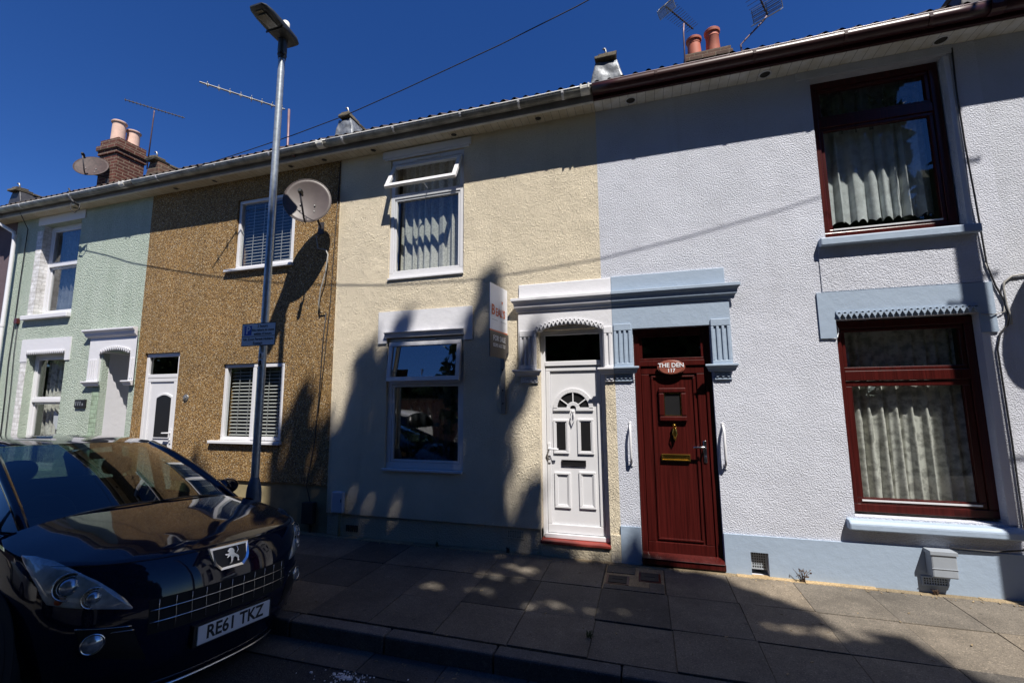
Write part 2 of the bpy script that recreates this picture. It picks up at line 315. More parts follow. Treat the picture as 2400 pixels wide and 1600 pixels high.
# ------------------------------------------------------------------ mesh builder
def world_off(p):
    o = Vector((0, 0, 0))
    while p is not None:
        o = o + p.location; p = p.parent
    return o
class MB:
    def __init__(s): s.v = []; s.f = []
    def add(s, vs, fs):
        b = len(s.v); s.v += [tuple(v) for v in vs]; s.f += [tuple(i+b for i in f) for f in fs]; return s
    def quad(s, a, b, c, d): return s.add([a, b, c, d], [(0, 1, 2, 3)])
    def box(s, x0, x1, y0, y1, z0, z1):
        v = [(x, y, z) for z in (z0, z1) for y in (y0, y1) for x in (x0, x1)]
        return s.add(v, [(0, 2, 3, 1), (4, 5, 7, 6), (0, 1, 5, 4), (2, 6, 7, 3), (0, 4, 6, 2), (1, 3, 7, 5)])
    def obox(s, c, ax, ay, az):   # oriented box, half-vectors
        c, ax, ay, az = map(Vector, (c, ax, ay, az))
        v = [c+i*ax+j*ay+k*az for k in (-1, 1) for j in (-1, 1) for i in (-1, 1)]
        return s.add(v, [(0, 2, 3, 1), (4, 5, 7, 6), (0, 1, 5, 4), (2, 6, 7, 3), (0, 4, 6, 2), (1, 3, 7, 5)])
    def prism(s, poly, y0, y1, axis='y'):
        n = len(poly)
        if axis == 'y': f = lambda p, t: (p[0], t, p[1])
        elif axis == 'x': f = lambda p, t: (t, p[0], p[1])
        else: f = lambda p, t: (p[0], p[1], t)
        v = [f(p, y0) for p in poly]+[f(p, y1) for p in poly]
        fs = [tuple(range(n)), tuple(range(2*n-1, n-1, -1))]+[(i, i+n, (i+1) % n+n, (i+1) % n) for i in range(n)]
        return s.add(v, fs)
    def tube(s, path, r, seg=8, cap=True):
        path = [Vector(p) for p in path]; n = len(path); rs = r if isinstance(r, (list, tuple)) else [r]*n
        vs = []; up = Vector((0, 0, 1)); prev = None
        for i, p in enumerate(path):
            t = (path[min(i+1, n-1)]-path[max(i-1, 0)]).normalized()
            if prev is None:
                a = t.cross(up if abs(t.z) < .9 else Vector((1, 0, 0))).normalized()
            else:
                a = (prev-t*prev.dot(t)).normalized()
            prev = a; b = t.cross(a)
            vs += [p+rs[i]*(math.cos(2*PI*k/seg)*a+math.sin(2*PI*k/seg)*b) for k in range(seg)]
        fs = [(i*seg+k, i*seg+(k+1) % seg, (i+1)*seg+(k+1) % seg, (i+1)*seg+k) for i in range(n-1) for k in range(seg)]
        if cap: fs += [tuple(range(seg-1, -1, -1)), tuple((n-1)*seg+k for k in range(seg))]
        return s.add(vs, fs)
    def lathe(s, prof, c=(0, 0, 0), axis=(0, 0, 1), seg=20):   # prof: (r, h)
        c = Vector(c); t = Vector(axis).normalized()
        a = t.cross(Vector((0, 0, 1)) if abs(t.z) < .9 else Vector((1, 0, 0))).normalized(); b = t.cross(a)
        vs = [c+t*h+r*(math.cos(2*PI*k/seg)*a+math.sin(2*PI*k/seg)*b) for r, h in prof for k in range(seg)]
        n = len(prof)
        fs = [(i*seg+k, i*seg+(k+1) % seg, (i+1)*seg+(k+1) % seg, (i+1)*seg+k) for i in range(n-1) for k in range(seg)]
        fs += [tuple(range(seg-1, -1, -1)), tuple((n-1)*seg+k for k in range(seg))]
        return s.add(vs, fs)
    def ring(s, c, r, w, axis=(0, 1, 0), seg=16, ts=6):
        c = Vector(c); t = Vector(axis).normalized()
        a = t.cross(Vector((0, 0, 1)) if abs(t.z) < .9 else Vector((1, 0, 0))).normalized(); b = t.cross(a)
        vs = []
        for k in range(seg):
            d = math.cos(2*PI*k/seg)*a+math.sin(2*PI*k/seg)*b
            vs += [c+d*(r+w*math.cos(2*PI*j/ts))+t*w*math.sin(2*PI*j/ts) for j in range(ts)]
        fs = [(k*ts+j, k*ts+(j+1) % ts, ((k+1) % seg)*ts+(j+1) % ts, ((k+1) % seg)*ts+j) for k in range(seg) for j in range(ts)]
        return s.add(vs, fs)
    def grid(s, fn, nu, nv):
        vs = [fn(i/nu, j/nv) for i in range(nu+1) for j in range(nv+1)]
        fs = [(i*(nv+1)+j, (i+1)*(nv+1)+j, (i+1)*(nv+1)+j+1, i*(nv+1)+j+1) for i in range(nu) for j in range(nv)]
        return s.add(vs, fs)
    def frame(s, x0, x1, z0, z1, w, y0, y1, wb=None):
        wb = wb if wb is not None else w
        s.box(x0, x1, y0, y1, z1-w, z1); s.box(x0, x1, y0, y1, z0, z0+wb)
        s.box(x0, x0+w, y0, y1, z0+wb, z1-w); s.box(x1-w, x1, y0, y1, z0+wb, z1-w); return s
    def build(s, name, mat, parent=None, local=False, smooth=None, bevel=0, solid=0, subsurf=0):
        me = bpy.data.meshes.new(name)
        off = Vector((0, 0, 0)) if local else world_off(parent)
        me.from_pydata([tuple(Vector(v)-off) for v in s.v], [], s.f); me.update()
        me.materials.append(mat)
        bm = bmesh.new(); bm.from_mesh(me)
        if smooth or subsurf or solid: bmesh.ops.remove_doubles(bm, verts=bm.verts, dist=1e-5)
        bmesh.ops.recalc_face_normals(bm, faces=bm.faces); bm.to_mesh(me); bm.free()
        o = bpy.data.objects.new(name, me); C.objects.link(o)
        if parent: o.parent = parent
        if bevel:
            b = o.modifiers.new("bevel", 'BEVEL'); b.width = bevel; b.segments = 2; b.limit_method = 'ANGLE'; b.angle_limit = R(40)
        if solid:
            b = o.modifiers.new("solid", 'SOLIDIFY'); b.thickness = solid; b.offset = 0
        if subsurf:
            b = o.modifiers.new("sub", 'SUBSURF'); b.levels = subsurf; b.render_levels = subsurf
        if smooth:
            me.shade_smooth()
            if smooth is not True: me.set_sharp_from_angle(angle=R(smooth))
        return o
def thing(name, loc, label, cat, group=None):
    o = bpy.data.objects.new(name, None); C.objects.link(o); o.location = loc; o.empty_display_size = .2
    o['label'] = label; o['category'] = cat
    if group: o['group'] = group
    return o
def tag(o, label, cat, group=None):
    o['label'] = label; o['category'] = cat
    if group: o['group'] = group
    return o
def structure(o): o['kind'] = 'structure'; return o
def recentre(o, p):
    """put a top-level mesh's origin at p without moving it"""
    p = Vector(p); o.data.transform(Matrix.Translation(-p)); o.location = p; return o
def text_mb(body, size, origin, right, up, depth=.002, align='CENTER', bold=0.0, sx=1.0):
    """lettering as mesh, laid out in the plane (right, up) at origin"""
    cu = bpy.data.curves.new("txt", 'FONT'); cu.body = body; cu.size = size; cu.align_x = align; cu.align_y = 'CENTER'
    cu.extrude = depth; cu.offset = bold; cu.resolution_u = 3
    ob = bpy.data.objects.new("txt", cu); C.objects.link(ob)
    dg = bpy.context.evaluated_depsgraph_get(); me = bpy.data.meshes.new_from_object(ob.evaluated_get(dg))
    right = Vector(right).normalized(); up = Vector(up).normalized(); n = right.cross(up); o = Vector(origin)
    mb = MB(); mb.add([o+right*v.co.x*sx+up*v.co.y+n*v.co.z for v in me.vertices], [tuple(p.vertices) for p in me.polygons])
    bpy.data.objects.remove(ob); bpy.data.curves.remove(cu); bpy.data.meshes.remove(me)
    return mb

# ------------------------------------------------------------------ ground
def ground():
    mb = MB(); mb.quad((-60, -60, -.30), (60, -60, -.30), (60, 60, -.30), (-60, 60, -.30))
    g = structure(mb.build('ground', M['grass'], None))
    # road: cambered sheet
    mb = MB()
    ys = [-2.02, -2.3, -3.2, -5.2, -7.2, -8.1, -8.42]; zs = [-.145, -.14, -.118, -.07, -.118, -.14, -.145]
    for i in range(len(ys)-1):
        mb.quad((-40, ys[i], zs[i]), (-40, ys[i+1], zs[i+1]), (40, ys[i+1], zs[i+1]), (40, ys[i], zs[i]))
    structure(mb.build('road', M['asphalt'], None, smooth=True))
    # gutter channel blocks
    mb = MB(); x = -18.0; rnd = random.Random(3)
    while x < 10:
        L = rnd.uniform(.55, .62); dz = rnd.uniform(-.002, .002)
        mb.box(x, x+L-.008, -2.27, -2.022, -.16, -.131+dz); x += L
    structure(mb.build('channel_blocks', M['channel'], None, bevel=.004))
    # kerbs, both sides
    mb = MB(); x = -18.0+.17
    while x < 10:
        mb.box(x, x+.871, -2.02+rnd.uniform(-.003, .003), -1.89, -.25, -.004+rnd.uniform(-.004, .003)); x += .88
    structure(mb.build('kerb', M['kerbstone'], None, bevel=.014))
    mb = MB(); mb.box(-40, 40, -8.56, -8.42, -.25, -.01); structure(mb.build('far_kerb', M['kerbstone'], None, bevel=.02))
    mb = MB(); mb.box(-40, 40, -10.9, -8.565, -.25, -.016); structure(mb.build('far_pavement', M['slab'], None))
    # bedding visible in joints
    mb = MB(); mb.quad((-18, -1.888, -.009), (10, -1.888, -.009), (10, 0.10, -.009), (-18, 0.10, -.009))
    structure(mb.build('pavement_bedding', M['joint_dirt'], None))
    # slabs
    mb = MB(); rows = [(-.708, -.085), (-1.338, -.711), (-1.886, -1.341)]
    i = -32
    while -.49+i*.588 < 9.5:
        xa = -.49+i*.588
        for r, (ya, yb) in enumerate(rows):
            if i == 0 and r == 0: continue      # patched bay by the doors
            z = rnd.uniform(-.006, .004); t1 = rnd.uniform(-.003, .003); t2 = rnd.uniform(-.003, .003)
            g = rnd.uniform(.0012, .0035); x0, x1 = xa+g+.01*r, xa+.588-g+.01*r
            top = [(x0, ya+g, z-t1), (x1, ya+g, z+t2), (x1, yb-g, z+t1), (x0, yb-g, z-t2)]
            bot = [(a, b, -.05) for a, b, c in top]
            mb.add(top+bot, [(0, 1, 2, 3), (0, 4, 5, 1), (1, 5, 6, 2), (2, 6, 7, 3), (3, 7, 4, 0)])
        i += 1
    structure(mb.build('pavement', M['slab'], None, bevel=.003))
    mb = MB(); x = -18
    while x < 10:
        L = rnd.uniform(.5, 1.2); mb.box(x, min(x+L, 10), -.082+rnd.uniform(-.012, .006), .02, -.05, .002+rnd.uniform(-.004, .006)); x += L-.001
    structure(mb.build('mortar_fillet', M['mortar'], None, bevel=.01))
    # patched bay: mortar with small covers
    mb = MB(); mb.box(-.482, .09, -.705, -.09, -.05, -.006)
    structure(mb.build('mortar_patch', M['mortar'], None))
    for x0, x1, y0, y1, z1, m in ((-.47, -.19, -.30, -.11, .001, 'slab'), (-.47, -.05, -.70, -.60, .002, 'slab'), (-.05, .085, -.70, -.48, .003, 'slab')):
        o = MB().box(x0, x1, y0, y1, -.05, z1).build('paving_piece', M[m], None, bevel=.004); structure(o)
ground()
def cover(x0, x1, y0, y1, label):
    t = thing('stopcock_cover', ((x0+x1)/2, (y0+y1)/2, 0), label, 'utility cover', 'small covers in the patched bay')
    MB().frame(x0, x1, 0, 1, .02, 0, 1)  # (profile only)
    mb = MB(); mb.box(x0, x1, y0, y1, -.03, -.002)
    mb.build('frame', M['maroon_plain'], t, bevel=.003)
    mb = MB(); mb.box(x0+.02, x1-.02, y0+.02, y1-.02, -.002, .003)
    mb.box((x0+x1)/2-.05, (x0+x1)/2+.05, (y0+y1)/2-.008, (y0+y1)/2+.008, .003, .006)
    mb.build('lid', M['vent_dark'], t, bevel=.002)
cover(-.46, -.24, -.575, -.36, 'rusty square cover left of its pair, in the mortar patch before the white door')
cover(-.15, .06, -.45, -.21, 'rusty square cover nearest the red door, in the mortar patch')

# ------------------------------------------------------------------ house helpers
def facade(regions, holes, depth, name, mat, parent, y=0.0, thick=True):
    """flat front built of the union of rectangles minus openings, with reveals"""
    xs = sorted({round(v, 4) for r in regions+holes for v in r[:2]}); zs = sorted({round(v, 4) for r in regions+holes for v in r[2:4]})
    def solid(i, j):
        if i < 0 or j < 0 or i >= len(xs)-1 or j >= len(zs)-1: return False
        cx, cz = (xs[i]+xs[i+1])/2, (zs[j]+zs[j+1])/2
        inn = any(a < cx < b and c < cz < d for a, b, c, d in regions)
        return inn and not any(a < cx < b and c < cz < d for a, b, c, d in holes)
    mb = MB()
    for i in range(len(xs)-1):
        for j in range(len(zs)-1):
            if not solid(i, j): continue
            x0, x1, z0, z1 = xs[i], xs[i+1], zs[j], zs[j+1]
            mb.quad((x0, y, z0), (x1, y, z0), (x1, y, z1), (x0, y, z1))
            mb.quad((x0, y+depth, z0), (x0, y+depth, z1), (x1, y+depth, z1), (x1, y+depth, z0))
            if not solid(i-1, j): mb.quad((x0, y, z0), (x0, y, z1), (x0, y+depth, z1), (x0, y+depth, z0))
            if not solid(i+1, j): mb.quad((x1, y, z0), (x1, y+depth, z0), (x1, y+depth, z1), (x1, y, z1))
            if not solid(i, j-1): mb.quad((x0, y, z0), (x0, y+depth, z0), (x1, y+depth, z0), (x1, y, z0))
            if not solid(i, j+1): mb.quad((x0, y, z1), (x1, y, z1), (x1, y+depth, z1), (x0, y+depth, z1))
    return mb.build(name, mat, parent, solid=0)
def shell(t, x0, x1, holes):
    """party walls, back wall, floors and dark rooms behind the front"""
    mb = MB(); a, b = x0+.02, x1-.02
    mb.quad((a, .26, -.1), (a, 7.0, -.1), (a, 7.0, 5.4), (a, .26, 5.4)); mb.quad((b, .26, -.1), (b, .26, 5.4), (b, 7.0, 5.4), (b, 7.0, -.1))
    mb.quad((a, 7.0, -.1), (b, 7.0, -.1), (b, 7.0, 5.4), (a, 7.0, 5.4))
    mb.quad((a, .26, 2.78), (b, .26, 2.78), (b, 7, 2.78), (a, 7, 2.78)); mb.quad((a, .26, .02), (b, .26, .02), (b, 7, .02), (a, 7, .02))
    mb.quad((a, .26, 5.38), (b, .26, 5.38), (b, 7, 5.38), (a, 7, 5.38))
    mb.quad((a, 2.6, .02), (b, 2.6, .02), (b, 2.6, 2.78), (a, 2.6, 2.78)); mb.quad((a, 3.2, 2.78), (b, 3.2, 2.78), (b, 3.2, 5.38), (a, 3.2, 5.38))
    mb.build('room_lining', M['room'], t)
def roof(t, x0, x1, brown=False):
    per = .147
    def hump(x): 
        u = (x/per) % 1.0
        return .046*math.sin(PI*min(u/.62, 1.0)) if u < .62 else -.004
    nx = max(8, int((x1-x0)/per*8)); nrows = 14
    mb = MB(); sl = .62; yA, zA = -.285, 5.508
    for r in range(nrows):
        y0 = yA+r*.27; z0 = zA+(y0-yA)*sl; y1 = y0+.285; z1 = z0+.285*sl-.012
        def fn(u, v, y0=y0, z0=z0, y1=y1, z1=z1):
            x = x0+(x1-x0)*u; h = hump(x)+(.006*math.sin(x*7+r*2))
            if v < .5: return (x, y0, z0-.012+h*.9 if v == 0 else z0+.010+h)
            return (x, y1, z1+h)
        mb.grid(fn, nx, 2)
    top = yA+nrows*.27
    o = mb.build('roof', M['tile'], t, smooth=50)
    zt = zA+(top-yA)*sl
    mb = MB(); mb.quad((x0, top, zt), (x1, top, zt), (x1, 7.2, 5.4), (x0, 7.2, 5.4))
    mb.build('rear_roof', M['tile'], t)
    mb = MB(); mb.tube([(x0, top, zt+.01), (x1, top, zt+.01)], .11, 10); mb.build('ridge', M['tile'], t, smooth=50)
    return o
def eaves(t, x0, x1, brown=False, vents=(), white=False, brackets=(), sag=0.0, unions=()):
    sm = M['soffit_w'] if brown or white else M['soffit']
    mb = MB(); mb.box(x0, x1, -.205, .0-.001, 5.318, 5.33); s = mb.build('soffit', sm, t)
    mb = MB(); mb.box(x0+.001, x1-.001, -.232, -.2055, 5.322, 5.470)
    if brown: mb.box(x0+.001, x1-.001, -.242, -.2325, 5.318, 5.34)
    mb.build('fascia', M['gutter_br'] if brown else M['fascia'], t, bevel=.002)
    if not brown:
        mb = MB(); mb.box(x0+.001, x1-.001, -.226, -.19, 5.310, 5.3175); mb.build('fascia_trim', M['upvc_old'], t)
    mb = MB(); seg = 10; prof = [( -.300+.062*math.cos(PI+PI*k/seg), 5.432+.062*math.sin(PI+PI*k/seg)) for k in range(seg+1)]
    if brown: prof = [(-.366, 5.442), (-.366, 5.40), (-.350, 5.362), (-.325, 5.345), (-.275, 5.345), (-.245, 5.37), (-.238, 5.44)]
    nx = 12
    def fn(u, v):
        k = v*(len(prof)-1); i = min(int(k), len(prof)-2); f = k-i
        p = prof[i][0]*(1-f)+prof[i+1][0]*f, prof[i][1]*(1-f)+prof[i+1][1]*f
        return (x0+(x1-x0)*u, p[0], p[1]-sag*math.sin(PI*u))
    mb.grid(fn, nx, len(prof)-1)
    g = mb.build('gutter', M['gutter_br'] if brown else M['gutter'], t, smooth=60, solid=.003)
    mb = MB(); mb.tube([(x0+(x1-x0)*u/12, -.362, 5.437+(.006 if brown else 0)-sag*math.sin(PI*u/12)) for u in range(13)], .009, 8)
    mb.build('gutter_lip', M['lip_highlight_br'] if brown else M['lip_highlight'], g, smooth=True)
    for ex in (x0+.001, x1-.009):
        MB().prism([(p[0], p[1]) for p in prof]+([(-.238, 5.448), (-.366, 5.448)] if brown else []), ex, ex+.008, 'x').build('stop_end', M['gutter_br'] if brown else M['gutter'], g)
    for bx in brackets:
        mb = MB(); pts = [(-.300+.067*math.cos(PI+PI*k/8), 5.432+.067*math.sin(PI+PI*k/8)) for k in range(9)]
        if brown: pts = [(p[0]-.003, p[1]-.004) for p in prof]
        for i in range(len(pts)-1):
            a, b = pts[i], pts[i+1]
            mb.quad((bx-.014, *a), (bx+.014, *a), (bx+.014, *b), (bx-.014, *b))
        o = mb.build('gutter_bracket', M['gutter_br'] if brown else M['upvc'], g, solid=.006)
    for bx in unions:
        mb = MB(); pts = [(p[0]*1.0-.004, p[1]-.005) for p in prof]
        for i in range(len(pts)-1):
            a, b = pts[i], pts[i+1]; mb.quad((bx-.055, *a), (bx+.055, *a), (bx+.055, *b), (bx-.055, *b))
        for e in (-.045, .045): mb.box(bx+e-.008, bx+e+.008, -.376, -.352, 5.40, 5.455)
        mb.build('gutter_union', M['gutter_br'] if brown else M['upvc_old'], g, solid=.006)
    for i, vx in enumerate(vents):
        r = .046 if not brown else .058
        mb = MB(); mb.ring((vx, -.10, 5.316), r, .008, (0, 0, 1), 20, 6); o = mb.build('soffit_vent', sm if not brown else M['upvc'], t, smooth=True)
        mb = MB(); mb.lathe([(r-.004, 0), (r-.004, .001)], (vx, -.10, 5.3155), (0, 0, 1), 20); mb.build('grille', M['vent_dark'], o)
def kneeler(t, xc, wid, mat, cap=True, hook=True, flare=0.0):
    """party-wall upstand that rises through the roof at the eaves"""
    rnd = random.Random(int(abs(xc)*100)); prof = [(-.10, 5.44), (-.10, 5.72), (-.095, 5.90), (.02, 5.915), (.22, 5.91), (.45, 5.985), (1.2, 6.44), (3.4, 7.80), (3.4, 7.45), (.2, 5.55), (.2, 5.44)]
    def half(z): return wid/2*(1.25 if z < 5.6 else 1.0 if z < 5.8 else .66)
    n = len(prof); mb = MB()
    mb.add([(xc-half(z) if y < .3 else xc-wid*.42, y, z) for y, z in prof]+[(xc+half(z) if y < .3 else xc+wid*.42, y, z) for y, z in prof], [tuple(range(n)), tuple(range(2*n-1, n-1, -1))]+[(i, i+n, (i+1) % n+n, (i+1) % n) for i in range(n)])
    p = mb.build('parapet', mat, t, bevel=.012)
    if flare:
        def crump(u, v):
            z = 5.47+.40*v; hw = wid/2*(1.32-.62*v)+.012
            return (xc+hw*(2*u-1), -.125+.005*math.sin(9*u+5*v+xc)+.004*math.sin(17*v+4*u)-.02*(1-v), z+.012*math.sin(7*u+xc))
        MB().grid(crump, 16, 12).build('lead_flashing', M['lead'], p, smooth=True, solid=.006)
    if cap:
        for k, (ya, yb, za, hw, th) in enumerate(((-.160, .10, 5.905, wid*.37, .05), (-.13, .05, 5.958, wid*.25, .045), (.102, .30, 5.90, wid*.36, .05))):
            mb = MB(); j = lambda: rnd.uniform(-.012, .012)
            mb.add([(xc-hw+j(), ya+j(), za+j()*.5), (xc+hw+j(), ya+j(), za+j()*.5), (xc+hw+j(), yb+j()*.4, za+j()*.5), (xc-hw+j(), yb+j()*.4, za+j()*.5)]+[(xc-hw+j(), ya+j(), za+th+j()), (xc+hw+j(), ya+j(), za+th+j()), (xc+hw+j(), yb+j()*.4, za+th+j()), (xc-hw+j(), yb+j()*.4, za+th+j())], [(0, 1, 2, 3), (4, 5, 6, 7), (0, 1, 5, 4), (1, 2, 6, 5), (2, 3, 7, 6), (3, 0, 4, 7)])
            mb.build('coping', M['capstone'], p, bevel=.008)
        c = [(.302, 5.925), (.302, 5.975), (.46, 6.03), (1.2, 6.49), (3.42, 7.86), (3.42, 7.81), (.45, 5.99)]
        mb = MB(); mb.prism(c, xc-wid*.45, xc+wid*.45, 'x'); mb.build('coping', M['capstone'], p, bevel=.01)
    if hook:
        mb = MB(); mb.tube([(xc, -.05, 5.97), (xc, -.05, 6.06), (xc-.01, -.06, 6.10), (xc-.03, -.075, 6.09)], .014, 8); mb.build('finial', M['alu'], p, smooth=True)
def pleats(x0, x1, z0, z1, y, n, amp, name, mat, parent, scallop=0, seed=1, gather=0):
    rnd = random.Random(seed); ph = [rnd.uniform(0, 6.28) for _ in range(4)]
    def fn(u, v):
        x = x0+(x1-x0)*u; a = amp*(.6+.4*v)
        yy = y+a*(math.sin(2*PI*n*u+ph[0]+1.5*math.sin(2*PI*1.3*u+ph[1])+.5*v*math.sin(9*u+ph[3]))+.55*math.sin(2*PI*n*1.83*u+ph[2]+.9*v)*(.5+.5*math.sin(7*u+ph[0])))
        zb = z0+(scallop*abs(math.sin(PI*n*1.6*u)) if scallop else 0)
        return (x+.012*math.sin(2*PI*n*u+ph[3])*v, yy, z1+(zb-z1)*v)
    mb = MB(); mb.grid(fn, int(n*16), 12); return mb.build(name, mat, parent, smooth=True)
def pane(x0, x1, z0, z1, y, parent, mat='glass', name='pane', tilt=0):
    mb = MB(); mb.quad((x0, y, z0), (x1, y, z0), (x1, y+tilt, z1), (x0, y+tilt, z1)); return mb.build(name, M[mat], parent)
def dentils(x0, x1, zf, n, y, mat, parent, size=.052, name='dentil_trim'):
    """row of ringed drops along a lintel edge; zf(x) gives the height"""
    mb = MB()
    for i in range(n):
        x = x0+(x1-x0)*(i+.5)/n; z = zf(x); s = (x1-x0)/n
        mb.ring((x, y-.012, z), s*.30, s*.10, (0, 1, 0), 12, 5)
        mb.lathe([(s*.28, 0), (s*.28, .008)], (x, y-.010, z), (0, 1, 0), 12)
        mb.prism([(x-s*.5, z-s*.05), (x+s*.5, z-s*.05), (x, z-s*.95)], y-.02, y+.004)
        mb.box(x-s*.5, x+s*.5, y-.010, y+.004, z-s*.04, z+s*.5)
    return mb.build(name, mat, parent)
def air_brick(x0, x1, z0, z1, y, mat, t, nx=8, nz=5):
    mb = MB(); mb.frame(x0, x1, z0, z1, .012, y-.012, y+.001)
    dx = (x1-x0-.024)/nx; dz = (z1-z0-.024)/nz
    for i in range(nx+1): xx = x0+.012+i*dx; mb.box(max(xx-.004, x0+.012), min(xx+.004, x1-.012), y-.008, y+.001, z0+.012, z1-.012)
    for j in range(1, nz): zz = z0+.012+j*dz; mb.box(x0+.012, x1-.012, y-.0075, y+.0005, zz-.004, zz+.004)
    o = mb.build('air_brick', mat, t)
    MB().box(x0+.011, x1-.011, y-.003, y-.0005, z0+.011, z1-.011).build('void', M['vent_dark'], o)
def cornice(x0, x1, prof, name, mat, parent, retL=True, retR=True, bev=.004):
    mb = MB(); n = len(prof)
    def ring(x, side):
        return [(x+side*(p[0]*-1), p[0], p[1]) for p in prof]
    L = ring(x0, -1 if retL else 0); Rr = ring(x1, 1 if retR else 0)
    mb.add(L+Rr, [(i, (i+1) % n, (i+1) % n+n, i+n) for i in range(n)]+[tuple(range(n-1, -1, -1)), tuple(range(n, 2*n))])
    return mb.build(name, mat, parent, bevel=bev)

# ------------------------------------------------------------------ GREY HOUSE (right)
def lever(parent, x, z, y, mat, dirx=-1, long=.16):
    mb = MB(); mb.box(x-.016, x+.016, y-.012, y, z-.12, z+.11)
    mb.tube([(x, y-.01, z+.045), (x, y-.055, z+.045), (x+dirx*.02, y-.062, z+.045), (x+dirx*.12, y-.058, z+.042)], .011, 8)
    mb.lathe([(.013, 0), (.013, .014)], (x, y-.022, z-.06), (0, 1, 0), 12)
    return mb.build('handle', mat, parent, bevel=.003, smooth=40)
def grey_house():
    x0, x1 = -.45, 3.32
    t = thing('terrace_house', (x0, 0, 0), 'pale grey roughcast terraced house with blue trim and maroon door and windows', 'house', 'houses of the terrace')
    holes = [(-.115, .70, .005, 2.56), (1.87, 3.06, 3.40, 5.22), (1.88, 3.04, .63, 2.55), (.94, 1.10, 0.0, .225)]
    facade([(-.45, x1, 3.18, 5.33), (-.33, x1, -.1, 3.18)], holes, .24, 'wall', M['grey_render'], t)
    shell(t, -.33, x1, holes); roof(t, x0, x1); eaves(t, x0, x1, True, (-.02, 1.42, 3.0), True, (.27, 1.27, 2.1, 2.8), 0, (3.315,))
    kneeler(t, 3.36, .30, M['dark_lead'], True, False)
    # blue plinth (cut round the door and the air brick)
    facade([(-.33, -.118, -.06, .385)], [], .02, 'plinth', M['blue_paint'], t, y=-.018); facade([(.703, x1, -.06, .385)], [(.94, 1.10, -.06, .225)], .02, 'plinth', M['blue_paint'], t, y=-.018)
    mb = MB(); mb.box(.945, 1.095, .035, .05, .045, .22)
    for i in range(6):
        for j in range(6): pass
    air_brick(.945, 1.095, .05, .22, .045, M['mbox'], t, 6, 6)
    air_brick(2.34, 2.54, .065, .145, -.02, M['blue_paint'], t, 9, 3)
    # ---- hood, blue half
    hx0, hx1 = -.338, .90
    mb = MB(); mb.box(hx0, .88, -.022, -.001, 3.0, 3.19); mb.build('hood_block', M['blue_paint'], t, bevel=.006)
    facade([(hx0, .905, 2.06, 2.995)], [(-.118, .70, 2.06, 2.56)], .03, 'hood_panel', M['blue_paint'], t, y=-.03)
    prof = [(-.031, 2.83), (-.045, 2.832), (-.05, 2.862), (-.07, 2.885), (-.078, 2.93), (-.105, 2.965), (-.105, 2.998), (-.031, 3.004)]
    cornice(hx0, .945-.03, prof, 'cornice', M['blue_paint'], t, False, True)
    for xa, xb in ((-.326, -.13), (.705, .897)):
        mb = MB(); n = 3; wv = (xb-xa)/7.4
        for k in range(n+1): mb.box(xa+k*wv*2.05, xa+k*wv*2.05+wv*1.1, -.044, -.0305, 2.17, 2.54)
        mb.box(xa, xb-.0, -.0455, -.0305, 2.54, 2.62); mb.box(xa, xb, -.0455, -.0305, 2.125, 2.17)
        mb.build('pilaster', M['blue_paint'], t, bevel=.006)
    cap = [(-.031, 2.048), (-.05, 2.05), (-.062, 2.08), (-.082, 2.11), (-.082, 2.128), (-.031, 2.132)]
    cornice(.705, .90-.03, cap, 'capital', M['blue_paint'], t, True, True); cornice(hx0, -.14, cap, 'capital', M['blue_paint'], t, False, True)
    for xa, xb, n in ((.72, .88, 3), (-.325, -.14, 4)):
        mb = MB(); mb.box(xa, xb, -.02, -.001, 1.965, 2.045)
        for i in range(n): mb.ring((xa+(xb-xa)*(i+.5)/n, -.024, 2.01), .015, .006, (0, 1, 0), 12, 5)
        mb.build('bead_trim', M['blue_paint'], t)
    # ---- door
    d = MB(); d.frame(-.11, .695, .06, 2.555, .062, .05, .12, .03); d.box(-.048, .633, .05, .12, 2.13, 2.19)
    d = d.build('door', M['maroon'], t, bevel=.004)
    mb = MB(); mb.frame(-.044, .629, .11, 2.124, .085, .065, .105, .12); mb.box(.041, .544, .082, .10, .23, 2.04)
    mb.frame(.062, .523, .25, 2.02, .022, .066, .0825); mb.build('door_leaf', M['maroon'], d, bevel=.006)
    pane(-.046, .631, 2.19, 2.49, .085, d, 'dark_glass', 'fanlight'); MB().frame(-.048, .633, 2.19, 2.493, .03, .06, .10).build('fanlight_frame', M['maroon'], d, bevel=.004)
    mb = MB(); mb.frame(.135, .425, 1.515, 1.885, .058, .048, .083); mb.build('light_frame', M['maroon'], d, bevel=.012)
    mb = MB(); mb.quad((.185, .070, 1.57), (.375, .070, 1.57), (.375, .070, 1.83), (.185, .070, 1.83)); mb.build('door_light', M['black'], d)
    MB().frame(.190, .370, 1.575, 1.825, .007, .058, .0695).build('beading', M['brass'], d)
    mb = MB(); mb.lathe([(.012, 0), (.018, .02), (.01, .03)], (.285, .06, 1.47), (0, -1, 0), 12)
    mb.prism([(.27, 1.45), (.30, 1.45), (.31, 1.40), (.295, 1.32), (.285, 1.30), (.275, 1.32), (.26, 1.40)], .045, .075)
    mb.tube([(.272, .04, 1.43), (.262, .03, 1.38), (.285, .03, 1.325), (.308, .03, 1.38), (.298, .04, 1.43)], .007, 8)
    mb.build('knocker', M['brass'], d, bevel=.003, smooth=50)
    mb = MB(); mb.frame(.135, .432, 1.088, 1.16, .014, .056, .082); mb.box(.149, .418, .068, .082, 1.102, 1.146); mb.build('letterbox', M['brass'], d, bevel=.003)
    lever(d, .585, 1.20, .066, M['chrome'], -1)
    mb = MB(); mb.box(-.112, .705, -.045, .10, .02, .085); mb.prism([(-.06, .085), (.05, .085), (.05, .13), (-.02, .105)], -.108, .70, 'x'); mb.build('threshold', M['maroon'], t, bevel=.008)
